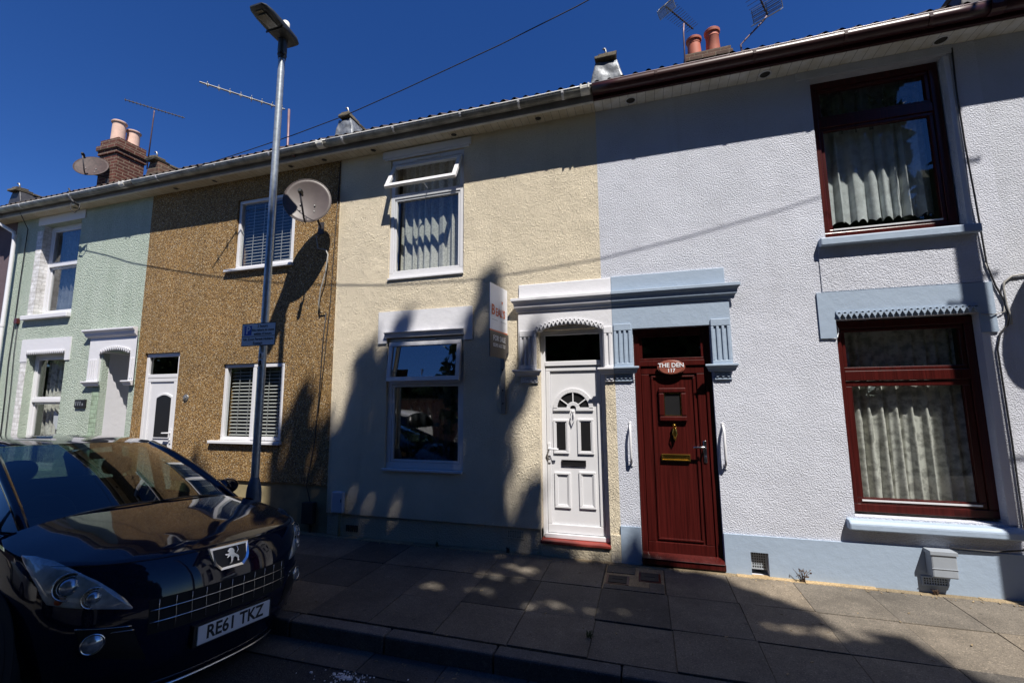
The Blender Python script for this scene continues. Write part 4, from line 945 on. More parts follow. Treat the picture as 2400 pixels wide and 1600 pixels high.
# ------------------------------------------------------------------ fittings on and around the houses
def grab_rail(x, label):
    t = thing('grab_rail', (x, 0, 1.04), label, 'grab rail', 'grab rails beside the maroon door')
    mb = MB(); mb.tube([(x, -.01, 1.475), (x, -.045, 1.455), (x, -.062, 1.40), (x, -.066, 1.27), (x, -.062, 1.13), (x, -.045, 1.085), (x, -.01, 1.065)], .0135, 10); mb.build('bar', M['upvc'], t, smooth=True)
    for z in (1.48, 1.06):
        mb = MB(); mb.box(x-.014, x+.014, -.012, -.0, z-.035, z+.03); mb.build('foot', M['upvc'], t, bevel=.006)
grab_rail(-.185, 'white grab rail left of the maroon door, on the strip between the doors')
grab_rail(.765, 'white grab rail right of the maroon door')
def plaque():
    t = thing('house_sign', (.28, .03, 2.11), 'oval red house plaque reading THE DEN 117 above the maroon door', 'house sign')
    mb = MB(); n = 40; cx, cz, rx, rz = .282, 2.11, .148, .083
    mb.prism([(cx+rx*math.cos(2*PI*i/n), cz+rz*math.sin(2*PI*i/n)) for i in range(n)], .030, .045)
    mb.prism([(cx+rx*.9*math.cos(2*PI*i/n), cz+rz*.9*math.sin(2*PI*i/n)) for i in range(n)], .024, .030); mb.box(cx-.12, cx+.12, .045, .06, cz-.01, cz+.01)
    mb.build('board', M['plaque'], t, bevel=.004, smooth=40)
    mb = text_mb('THE DEN', .066, (cx, .022, cz+.022), (1, 0, 0), (0, 0, 1), .002, bold=.0012); a = text_mb('117', .056, (cx, .022, cz-.036), (1, 0, 0), (0, 0, 1), .002, bold=.0012)
    mb.add(a.v, a.f); mb.build('lettering', M['sign_white'], t)
plaque()
def number_plate_111():
    t = thing('house_number', (-9.3, -.0, 1.75), 'small black number plate reading 111A on the green wall', 'house sign')
    MB().box(-9.43, -9.17, -.03, -.0, 1.68, 1.82).build('board', M['sign_black'], t, bevel=.004)
    mb = text_mb('111', .105, (-9.335, -.032, 1.75), (1, 0, 0), (0, 0, 1), .001); a = text_mb('A', .062, (-9.225, -.032, 1.735), (1, 0, 0), (0, 0, 1), .001); mb.add(a.v, a.f)
    mb.build('lettering', M['mbox'], t)
number_plate_111()
def for_sale():
    t = thing('sale_board', (-1.66, 0, 1.6), 'white estate agent board reading FOR SALE, fixed edge-on to the cream wall', 'sale board')
    mb = MB(); mb.box(-1.705, -1.645, -.035, -.003, 1.60, 2.62); mb.build('batten', M['alu'], t, bevel=.003)
    mb = MB()
    for z in (2.13, 1.88, 1.72): mb.lathe([(.012, 0), (.008, .008)], (-1.675, -.035, z), (0, -1, 0), 8)
    mb.build('bolt', M['vent_dark'], t)
    # board stands out from the wall, slightly turned to the right
    A = Vector((-1.612, -.04, 0)); B = Vector((-1.668, -.52, 0)); dv = (B-A).normalized(); n = Vector((-dv.y, dv.x, 0))
    if n.x < 0: n = -n
    L = (B-A).length; right = -dv            # seen from the right: left = outer end
    def bd(s0, s1, z0, z1, th, off, nm, mat, par=t):
        c = A+dv*(s0+s1)/2+n*off; return MB().obox((c.x, c.y, (z0+z1)/2), dv*(s1-s0)/2, n*th, (0, 0, (z1-z0)/2)).build(nm, mat, par)
    b1 = bd(.0, L, 2.50, 3.115, .004, 0, 'board', M['sign_white'])
    bd(.0, L+.004, 2.555, 2.572, .0055, 0, 'orange_band', M['sign_orange'], b1)
    b2 = bd(-.03, L+.004, 2.33, 2.555, .006, 0, 'slip_board', M['sign_slate'])
    bd(.03, L+.004, 2.255, 2.3299, .005, 0, 'foot_board', M['sign_slate'])
    nn = n*.0085
    def put(body, size, s, z, mat, par, bold=0, sx=1.0, nm='lettering'):
        o = A+dv*s+nn; return text_mb(body, size, (o.x, o.y, z), right, (0, 0, 1), .0006, bold=bold, sx=sx).build(nm, mat, par)
    put('B', .17, L-.075, 2.80, M['sign_orange'], b1, .003, .95); put("EAL'S", .135, L-.275, 2.785, M['sign_orange'], b1, .002, .86)
    o = A+dv*(L-.325)+nn; mb = MB(); mb.add([o+right*-.022+Vector((0, 0, 2.94)), o+right*.022+Vector((0, 0, 2.94)), o+Vector((0, 0, 2.895))], [(0, 1, 2)]); mb.build('mark', M['sign_orange'], b1)
    mb = MB()
    for s in (L-.12, L-.36): c = A+dv*s+nn; mb.obox((c.x, c.y, 2.69), dv*.075, n*.0004, (0, 0, .0025))
    mb.build('rule', M['mbox'], b1)
    put('FOR SALE', .088, L-.245, 2.475, M['sign_white'], b2, .0008, .92); put('02392 653 722', .056, L-.24, 2.395, M['sign_white'], b2, .0006, .98)
for_sale()
def meter(x0, x1, z0, z1, dep, label, mat, lid):
    t = thing('meter_box', ((x0+x1)/2, 0, z0), label, 'meter box')
    MB().box(x0, x1, -dep, -.018, z0, z1).build('box', mat, t, bevel=.012)
    mb = MB()
    if lid:
        mb.box(x0-.006, x1+.006, -dep-.008, -.02, z1-.03, z1+.004); mb.box(x0-.002, x1+.002, -dep-.004, -dep, z0+.075, z0+.083); mb.build('lid', mat, t, bevel=.006)
    else:
        mb.box(x1-.022, x1-.012, -dep-.006, -dep, z0+.14, z0+.18); mb.build('latch', M['vent_dark'], t)
        MB().tube([((x0+x1)/2+.015, -.03, -.02), ((x0+x1)/2+.015, -.03, z0)], .02, 10).build('conduit', M['khaki_plinth'], t, smooth=True)
meter(2.385, 2.575, .165, .39, .12, 'grey plastic meter box with a lid on the blue plinth under the maroon window', M['mbox'], True)
meter(-4.055, -3.885, .305, .575, .085, 'pale blue upright meter box with a pipe below, on the cream wall', M['mbox_blue'], False)
def cable(name, pts, r, mat, label, group=None):
    o = MB().tube(pts, r, 6).build(name, mat, None, smooth=True); tag(o, label, 'cable', group); return recentre(o, pts[-1])
# cables on grey wall
cable('wall_cable', [(3.13, -.012, 5.27), (3.115, -.014, 4.8), (3.12, -.014, 4.2), (3.125, -.03, 3.7), (3.14, -.02, 3.3), (3.15, -.012, 3.0), (3.19, -.012, 2.8), (3.235, -.014, 2.65), (3.25, -.014, 2.5), (3.235, -.014, 2.42), (3.17, -.014, 2.34), (3.135, -.014, 2.2), (3.14, -.014, 1.4), (3.135, -.014, .6), (3.12, -.10, .55), (3.10, -.03, .43), (2.9, -.03, .40), (2.58, -.035, .405)], .0075, M['cable'], 'black cable running down beside the maroon windows to the grey meter box')
cable('wall_cable', [(3.60, -.014, 2.90), (3.42, -.014, 2.885), (3.32, -.014, 2.875), (3.255, -.014, 2.82), (3.24, -.02, 2.76), (3.245, -.02, 2.6), (3.262, -.02, 2.5), (3.258, -.02, 2.42)], .009, M['cable_grey'], 'grey looped cable at the right edge of the grey wall')
cable('wall_cable', [(3.14, -.012, 3.02), (3.2, -.012, 2.76), (3.235, -.012, 2.63), (3.225, -.012, 2.54), (3.13, -.03, 2.52), (3.05, -.02, 2.535)], .005, M['cable_grey'], 'thin pale wire curling to the lintel of the lower maroon window')
cable('wall_cable', [(1.90, .06, 2.52), (1.92, .05, 2.46), (1.915, .05, 2.42), (1.905, .05, 2.38), (1.87, -.012, 2.355), (1.83, -.012, 2.36)], .005, M['upvc'], 'short white wire loose at the top left corner of the lower maroon window')
# green wall cables
cable('wall_cable', [(-11.2, -.24, 5.34), (-11.38, -.02, 5.12), (-11.40, -.02, 4.0), (-11.40, -.02, 3.3), (-11.42, -.02, 2.53), (-11.38, -.02, 1.9), (-11.35, -.02, 1.0)], .008, M['cable'], 'black cable down the green wall right of the downpipe')
cable('wall_cable', [(-11.30, -.02, 3.25), (-11.29, -.02, 2.7), (-11.24, -.02, 2.0), (-11.20, -.02, .9)], .006, M['cable'], 'thin black cable below the box on the green wall')
mb = MB(); mb.box(-11.37, -11.27, -.05, -.0, 3.25, 3.35); o = mb.build('junction_box', M['maroon_plain'], None, bevel=.006); tag(o, 'small brown junction box on the green wall beside the downpipe', 'junction box'); recentre(o, (-11.32, 0, 3.25))
# brown wall cables below the dish
cable('dish_cable', [(-4.52, -.08, 4.17), (-4.50, -.05, 3.98), (-4.36, -.05, 3.94), (-4.31, -.06, 3.86), (-4.33, -.07, 3.6), (-4.41, -.06, 3.35), (-4.44, -.05, 3.15), (-4.43, -.03, 3.02)], .010, M['cable_grey'], 'thick grey cable hanging in a loop under the big brown dish')
cable('dish_cable', [(-4.43, -.02, 3.02), (-4.33, -.02, 3.02), (-4.36, -.02, 2.6), (-4.38, -.02, 1.9), (-4.42, -.02, 1.2), (-4.52, -.02, .62), (-4.44, .01, .3), (-4.43, .01, .1)], .007, M['cable'], 'black cable from the dish loop down to the khaki base')
cable('dish_cable', [(-4.19-.02, -.0, 5.3), (-4.24, -.012, 4.2), (-4.27, -.012, 3.2), (-4.33, -.012, 2.3), (-4.39, -.012, 1.6)], .006, M['cable'], 'thin black cable down the right side of the brown wall')
mb = MB(); mb.box(-4.56, -4.38, -.05, .03, .12, .40); mb.tube([(-4.44, -.0, -.02), (-4.44, .0, .12)], .02, 8); o = mb.build('supply_box', M['vent_dark'], None, bevel=.008); tag(o, 'dark box at the foot of the khaki base right of the lamp post', 'meter box'); recentre(o, (-4.47, 0, 0))

# ------------------------------------------------------------------ dishes
def dish(name, c, rad, facing, label, mat, mount, group='satellite dishes'):
    f = Vector(facing).normalized(); t = thing(name, mount, label, 'satellite dish', group); c = Vector(c)
    a = f.cross(Vector((0, 0, 1))).normalized(); b = a.cross(f)
    mb = MB(); n = 36; rings = 8; vs = []; 
    for i in range(rings+1):
        r = rad*i/rings
        for k in range(n): vs.append(c+a*r*.94*math.cos(2*PI*k/n)+b*r*math.sin(2*PI*k/n)+f*(.16*rad*(i/rings)**2-.02))
    fs = [(i*n+k, i*n+(k+1) % n, (i+1)*n+(k+1) % n, (i+1)*n+k) for i in range(rings) for k in range(n)]
    mb.add(vs, fs); d = mb.build('reflector', mat, t, smooth=60, solid=.006)
    MB().tube([c+a*rad*.94*math.cos(2*PI*k/n)+b*rad*math.sin(2*PI*k/n)+f*(.16*rad-.02) for k in range(n+1)], .006, 6, False).build('rim', mat, d, smooth=True)
    mb = MB()
    for sx, sy in ((-1, -1), (1, -1), (-1, 1), (1, 1)): mb.lathe([(.012, 0), (.009, .008)], c+a*sx*rad*.28+b*(sy*rad*.14-rad*.30)+f*(.0), f, 8)
    mb.build('bolt', M['alu'], d)
    low = c-b*rad*.97+f*.02; tip = c-b*rad*.25+f*rad*1.15
    MB().tube([c-b*rad*.4-f*.06, low+f*.03-b*.02, low+f*.10, tip-b*.03], .013, 8).build('arm', M['alu_dark'], t, smooth=True)
    mb = MB(); mb.lathe([(.022, 0), (.03, .02), (.032, .07), (.02, .08), (.02, .13)], tip+f*.04, -f, 14); mb.build('receiver', M['black'], t, smooth=40)
    m = Vector(mount)
    mb = MB(); back = c-f*.05-b*rad*.3; mb.tube([back, back-f*.06, Vector((m.x, m.y-.10 if m.y < .5 else m.y, m.z+.12)), m], .017, 8)
    mb.obox(m+Vector((0, -.006, 0)), (.05, 0, 0), (0, .006, 0), (0, 0, .09)); mb.build('bracket', M['alu_dark'], t, smooth=40)
dish('satellite_dish', (-4.44, -.36, 4.55), .335, (.47, -.87, .12), 'large brown satellite dish on the brown wall beside the lamp post', M['dish_brown'], (-4.50, 0, 4.30))
dish('satellite_dish', (-11.80, 1.08, 7.05), .33, (.52, -.70, .46), 'rusty satellite dish strapped to the brick chimney', M['dish_old'], (-11.60, 1.29, 6.75))
dish('satellite_dish', (3.62+.28, -.36, 2.55+.75), .36, (.50, -.86, .42), 'satellite dish beyond the right edge that throws the rounded shadow', M['dish_brown'], (3.95, 0, 3.1))

# ------------------------------------------------------------------ TV aerials
def aerial(mast, boom, n_el, el_len, label, mount, reflector=None, vertical=False, mat='alu_dark', r_mast=.014, el_r=.004):
    t = thing('tv_aerial', mount, label, 'tv aerial', 'television aerials on the roofs')
    MB().tube(mast, r_mast, 8).build('mast', M['steel_pole'], t, smooth=True)
    a, b = Vector(boom[0]), Vector(boom[1]); bo = MB().tube([a, b], .011, 6).build('boom', M[mat], t)
    d = (b-a).normalized(); s = Vector((0, 0, 1)) if vertical else d.cross(Vector((0, 0, 1))).normalized()
    mb = MB()
    for i in range(n_el):
        p = a+(b-a)*(i+.3)/n_el; L = el_len*(1-.25*i/n_el)/2
        mb.tube([p-s*L, p+s*L], el_r, 5); mb.obox(p, d*.012, s*.014, d.cross(s)*.014)
    mb.build('elements', M[mat], bo)
    if reflector:
        u = d.cross(s); wd, hh = reflector; mb = MB()
        for sg in (-1, 1):
            tilt = (u*sg*.82-d*-.55).normalized()
            for i in range(8):
                p = a-d*.03+tilt*hh*i/8; mb.tube([p-s*wd/2, p+s*wd/2], .006, 5)
            for e in (-.5, 0, .5): mb.tube([a-d*.03+s*wd*e, a-d*.03+s*wd*e+tilt*hh*.9], .006, 5)
        mb.build('reflector', M['alu'], t)
    return t
aerial([(-11.33, 1.90, 7.35), (-11.33, 1.93, 8.86), (-11.33, 1.93, 8.90)], [(-11.62, 1.45, 8.93), (-10.98, 2.42, 8.95)], 17, .16, 'slim dark tv aerial on a tall mast behind the brick chimney', (-11.34, 1.90, 7.35))
aerial([(-4.83, -.235, 5.36), (-4.93, -.25, 5.44), (-4.965, -.25, 5.52), (-4.98, -.25, 6.14)], [(-5.03, -.28, 6.13), (-5.72, -1.08, 6.15)], 8, .17, 'grey tv aerial on a bent pole from the gutter behind the lamp post', (-4.83, -.235, 5.36), None, False, 'alu', .018, .005)
aerial([(.97, 2.98, 7.3), (.985, 2.97, 8.62), (1.0, 2.97, 8.80)], [(.68, 2.72, 9.02), (1.22, 3.40, 9.0)], 14, .34, 'tv aerial with a pale mesh reflector left of the red chimney pots', (.97, 2.98, 7.3), (.34, .17))
aerial([(1.75, 2.02, 6.9), (1.70, 2.0, 7.36), (1.78, 2.0, 7.44), (2.06, 2.0, 7.70), (2.10, 2.0, 7.76)], [(2.12, 2.02, 7.80), (1.60, 1.15, 8.05)], 14, .40, 'tv aerial with a wide mesh reflector on a crooked pole right of the red pots', (1.75, 2.02, 6.9), (.42, .24))

# ------------------------------------------------------------------ street lamp and parking sign
def street_lamp():
    X, Y = -4.03, -1.35
    t = thing('street_lamp', (X, Y, 0), 'tall grey street lamp on the pavement in front of the brown house', 'street lamp')
    MB().lathe([(.074, -.05), (.074, .80), (.068, .86), (.052, .93), (.041, .97)], (X, Y, 0), (0, 0, 1), 24).build('base', M['galv_dark'], t, smooth=40)
    p = MB().lathe([(.0405, .94), (.040, 3.0), (.038, 5.95)], (X, Y, 0), (0, 0, 1), 20).build('pole', M['galv'], t, smooth=40)
    MB().lathe([(.0745, .60), (.077, .62), (.077, .64), (.0745, .66)], (X, Y, 0), (0, 0, 1), 24).build('door_band', M['galv_dark'], t, smooth=40)
    h = Vector((X+.03, Y, 6.11))
    mb = MB(); mb.lathe([(.044, 5.86), (.046, 5.94), (.052, 5.95), (.050, 6.14)], (X, Y, 0), (0, 0, 1), 20); mb.build('spigot', M['lantern'], t, smooth=40)
    mb = MB()
    for k, (yy, hw, z0, z1) in enumerate(((.11, .085, -.0, .07), (.06, .12, -.012, .09), (-.12, .135, -.012, .095), (-.30, .14, .006, .075), (-.40, .125, .022, .06), (-.435, .09, .032, .05))): pass
    st = [(.12, .095, .01, .06), (.07, .118, -.005, .085), (-.12, .128, -.004, .095), (-.30, .130, .012, .085), (-.39, .118, .026, .07), (-.43, .085, .036, .056)]
    vs = []; ns = 12
    for yy, hw, z0, z1 in st:
        for k in range(ns):
            a = 2*PI*k/ns; ca, sa = math.cos(a), math.sin(a)
            vs.append((h.x+hw*math.copysign(abs(ca)**.5, ca), h.y+yy, h.z+(z0+z1)/2+(z1-z0)/2*math.copysign(abs(sa)**.6, sa)+.06*(-yy)))
    fs = [(i*ns+k, i*ns+(k+1) % ns, (i+1)*ns+(k+1) % ns, (i+1)*ns+k) for i in range(len(st)-1) for k in range(ns)]+[tuple(range(ns)), tuple((len(st)-1)*ns+k for k in range(ns))]
    mb.add(vs, fs); head = mb.build('lantern', M['lantern'], t, smooth=50)
    mb = MB(); mb.obox((h.x, h.y-.26, h.z+.018), (.062, 0, 0), (0, .085, -.005), (0, 0, .004)); mb.obox((h.x, h.y-.37, h.z+.040), (.045, 0, 0), (0, .014, -.001), (0, 0, .003)); mb.build('led_panel', M['lens'], head)
    MB().box(h.x-.13, h.x+.13, h.y-.158, h.y-.150, h.z-.004, h.z+.02).build('seam', M['black'], head)
    mb = MB(); mb.lathe([(.05, .0), (.05, .03)], (h.x+.03, h.y-.03, h.z+.085), (0, 0, 1), 18); mb.build('socket', M['black'], head)
    MB().lathe([(.044, 0), (.044, .07), (.036, .085), (.02, .09)], (h.x+.03, h.y-.03, h.z+.115), (0, 0, 1), 18).build('photocell', M['cell'], head, smooth=40)
    MB().lathe([(.047, 5.90), (.052, 5.905), (.052, 5.92), (.047, 5.925)], (X, Y, 0), (0, 0, 1), 20).build('collar', M['black'], t)
    MB().tube([(X+.05, Y-.02, 5.90), (X+.09, Y-.04, 5.885)], .01, 6).tube([(X+.05, Y-.02, 5.86), (X+.09, Y-.04, 5.845)], .01, 6).build('bolt', M['black'], t)
    # number stickers 1 / 8
    for z, s in ((2.265, '1'), (2.185, '8')):
        def fn(u, v, z=z): a = -PI/2+R(15)+(u-.5)*1.3; return (X+.0415*math.cos(a), Y+.0415*math.sin(a), z-.038+.076*v)
        o = MB().grid(fn, 8, 1).build('number_sticker', M['sign_grey'], t, smooth=True, solid=.001)
        a0 = -PI/2+R(15); rr = Vector((-math.sin(a0), math.cos(a0), 0)); text_mb(s, .072, (X+.0435*math.cos(a0), Y+.0435*math.sin(a0), z), rr, (0, 0, 1), .001, bold=.003).build('digit', M['sign_black'], o)
    # parking sign
    s = thing('parking_sign', (X-.02, Y-.08, 2.5), 'rectangular parking sign with a blue P on the lamp post', 'parking sign')
    yb = Y-.052; cx = X-.02
    MB().box(cx-.235, cx+.235, yb-.004, yb, 2.372, 2.628).build('plate', M['sign_black'], s, bevel=.002)
    f = MB().box(cx-.226, cx+.226, yb-.0055, yb-.004, 2.381, 2.619).build('face', M['sign_grey'], s)
    MB().box(cx-.226, cx+.226, yb-.0065, yb-.0055, 2.476, 2.482).build('rule', M['sign_black'], f)
    b = MB().box(cx-.195, cx-.095, yb-.0065, yb-.0055, 2.493, 2.600).build('blue_panel', M['sign_blue'], f)
    text_mb('P', .118, (cx-.142, yb-.0075, 2.547), (1, 0, 0), (0, 0, 1), .0005, bold=.002).build('letter', M['sign_white'], b)
    tx = MB()
    for body, size, x, z in (('2 hours', .047, .055, 2.590), ('No return to zone', .041, .062, 2.548), ('within 4 hours', .043, .062, 2.505), ('GA Zone Permit Holders', .0415, 0, 2.447), ('Exempt', .044, 0, 2.403)):
        a = text_mb(body, size, (cx+x, yb-.007, z), (1, 0, 0), (0, 0, 1), .0005, bold=.0006, sx=.97); tx.add(a.v, a.f)
    tx.build('lettering', M['sign_black'], f)
    mb = MB(); mb.lathe([(.046, 2.44), (.046, 2.465)], (X, Y, 0), (0, 0, 1), 18); mb.lathe([(.046, 2.54), (.046, 2.565)], (X, Y, 0), (0, 0, 1), 18); mb.build('clip', M['galv_dark'], s)
street_lamp()

# ------------------------------------------------------------------ telegraph pole and overhead wire
def telegraph():
    X, Y = 4.21, -1.5
    t = thing('telegraph_pole', (X, Y, 0), 'timber telegraph pole beyond the right edge, its shadow crosses the grey wall', 'telegraph pole')
    MB().lathe([(.092, -.2), (.083, 4.5), (.074, 8.3), (.04, 8.36)], (X, Y, 0), (0, 0, 1), 18).build('pole', M['timber'], t, smooth=40)
    for z, sg in ((5.75, -1), (6.05, 1), (4.0, -1), (4.35, 1), (6.9, -1), (7.2, 1)):
        MB().tube([(X+sg*.07, Y, z), (X+sg*.22, Y, z+.01)], .013, 6).build('step', M['alu_dark'], t)
    MB().ring((X, Y, 7.85), .16, .02, (0, 0, 1), 16, 6).build('ring_head', M['alu_dark'], t)
    pts = [(-9.53, -.37, 5.33), (-8.7, -.44, 5.275), (-8.06, -.51, 5.235), (-7.1, -.59, 5.20), (-6.2, -.67, 5.195), (-5.2, -.76, 5.21), (-4.3, -.83, 5.245), (-3.45, -.90, 5.30), (-2.58, -.98, 5.40), (-1.36, -1.08, 5.575), (-.5, -1.14, 5.74), (.52, -1.22, 5.985), (1.5, -1.29, 6.28), (2.49, -1.36, 6.61), (3.4, -1.44, 6.98), (4.15, -1.49, 7.32)]
    o = MB().tube(pts, .0055, 6).build('overhead_wire', M['cable'], None, smooth=True); tag(o, 'black overhead wire sagging across the sky from the right down to the green house eaves', 'wire'); recentre(o, pts[-1])
telegraph()
# cable clutter at the bracket on the green house fascia
mb = MB(); mb.tube([(-9.60, -.24, 5.40), (-9.58, -.36, 5.46), (-9.60, -.38, 5.52)], .012, 6); mb.tube([(-9.56, -.37, 5.36), (-9.50, -.36, 5.28), (-9.44, -.30, 5.22)], .022, 8); mb.tube([(-9.52, -.36, 5.24), (-9.56, -.34, 5.14), (-9.48, -.32, 5.08), (-9.40, -.3, 5.14), (-9.42, -.29, 5.24)], .008, 6)
o = mb.build('wire_bracket', M['cable'], None, smooth=True); tag(o, 'black wire bracket and coil clamped to the gutter of the green house', 'bracket'); recentre(o, (-9.6, -.24, 5.4))

# ------------------------------------------------------------------ weeds and crumbs
def weed(x, y, h, label, mat='weed', n=14):
    rnd = random.Random(int(x*100)); mb = MB()
    for i in range(n):
        a = rnd.uniform(0, 6.28); L = h*rnd.uniform(.4, 1); lean = rnd.uniform(.1, .6)*h
        p = Vector((x+rnd.uniform(-.02, .02), y+rnd.uniform(-.015, .015), 0)); q = p+Vector((lean*math.cos(a), -abs(lean*math.sin(a))*.5, L))
        m = (p+q)/2+Vector((0, 0, .02)); mb.tube([p, m, q], [.003, .0025, .001], 4)
        for j in range(3):
            c = p.lerp(q, rnd.uniform(.4, 1)); s = h*.13; d1 = Vector((rnd.uniform(-1, 1), rnd.uniform(-1, .2), rnd.uniform(-.5, 1)))*s; d2 = Vector((rnd.uniform(-1, 1), rnd.uniform(-.6, .6), rnd.uniform(-1, 1)))*s*.5
            mb.add([c, c+d1*.5+d2, c+d1, c+d1*.5-d2], [(0, 1, 2, 3)])
    o = mb.build('weed', M[mat], None); tag(o, label, 'weed', 'weeds at the foot of the walls'); return recentre(o, (x, y, 0))
weed(1.37, -.06, .15, 'dry brown weed growing at the blue plinth between the air bricks')
weed(-1.62, -.05, .07, 'low rusty weed tuft left of the white door step', 'weed', 24)
weed(-2.52, -.05, .06, 'small tuft at the foot of the cream wall under the window', 'weed_g', 16)
weed(-.49, -1.62, .06, 'green weed in a paving joint near the kerb', 'weed_g', 10)
weed(-4.9, .0, .12, 'weed patch at the khaki base by the lamp post', 'weed', 22)
weed(2.42, -.06, .05, 'dark low weed under the grey meter box', 'weed', 18)
rnd = random.Random(11); mb = MB()
for i in range(200):
    a = rnd.uniform(0, 6.28); r = abs(rnd.gauss(0, .085)) if i < 150 else abs(rnd.gauss(0, .3)); x, y = -2.08+r*math.cos(a)*1.2, -2.33+r*math.sin(a)*.6
    s = rnd.uniform(.0015, .005) if i < 185 else rnd.uniform(.003, .007); z = -.139
    mb.obox((x, y, z+s*.6), (s*rnd.uniform(.6, 1.5), s*.3, 0), (-s*.3, s, 0), (0, 0, s*.6))
o = mb.build('crumbs', M['sign_white'], None); o['kind'] = 'stuff'; tag(o, 'scatter of white crumbs on the asphalt by the kerb', 'debris'); recentre(o, (-2.08, -2.33, -.139))
rnd = random.Random(23); mb = MB()
for i in range(420):
    x = rnd.uniform(-6, 3.2); y = rnd.choice((rnd.uniform(-2.3, -2.03), rnd.uniform(-1.9, -.05), rnd.uniform(-.16, -.09))); z = -.13 if y < -2 else .004
    s = rnd.uniform(.002, .009); a = rnd.uniform(0, 3.1); mb.obox((x, y, z+.001), (s*1.6*math.cos(a), s*1.6*math.sin(a), .001), (-s*.6*math.sin(a), s*.6*math.cos(a), 0), (0, 0, .0012))
o = mb.build('litter', M['mortar'], None); o['kind'] = 'stuff'; tag(o, 'tiny grit and leaf litter scattered along the pavement and kerb', 'litter'); recentre(o, (0, -1, 0))

# ------------------------------------------------------------------ cars
def lerp_tab(z, tab):
    if z <= tab[0][0]: return tab[0][1]
    for (a, va), (b, vb) in zip(tab, tab[1:]):
        if z <= b: return va+(vb-va)*(z-a)/(b-a)
    return tab[-1][1]
XF = [(.12, -.09), (.20, -.05), (.30, -.01), (.42, .0), (.56, -.005), (.70, -.025), (.80, -.05), (.88, -.09), (.96, -.17), (1.0, -.26), (1.1, -.6)]
WD = [(.12, .78), (.30, .88), (.45, .91), (.75, .92), (.95, .905), (1.05, .88), (1.1, .86)]
HZ = [(-1.2, 1.14), (-1.1, 1.12), (-.8, 1.075), (-.4, 1.0), (-.2, .945), (-.1, .90)]
NE, DD = 2.6, .85
def body_pt(th, z):
    wd = lerp_tab(z, WD); xf = lerp_tab(z, XF); a = abs(th)
    return Vector((xf-DD*(1-max(math.cos(a), 0)**(2/NE)), math.copysign(wd*math.sin(a)**(2/NE), th), z))
def hood_z(x, y): return lerp_tab(x, HZ)-.11*abs(y/.86)**2.4
def body_n(th, z):
    e = 1e-3; a = body_pt(th+e, z)-body_pt(th-e, z); b = body_pt(th, z+e)-body_pt(th, z-e)
    n = a.cross(b).normalized(); return n if n.x > -.05 else -n
def on_body(deg, z, off=0.0): th = R(deg); return body_pt(th, z)+body_n(th, z)*off
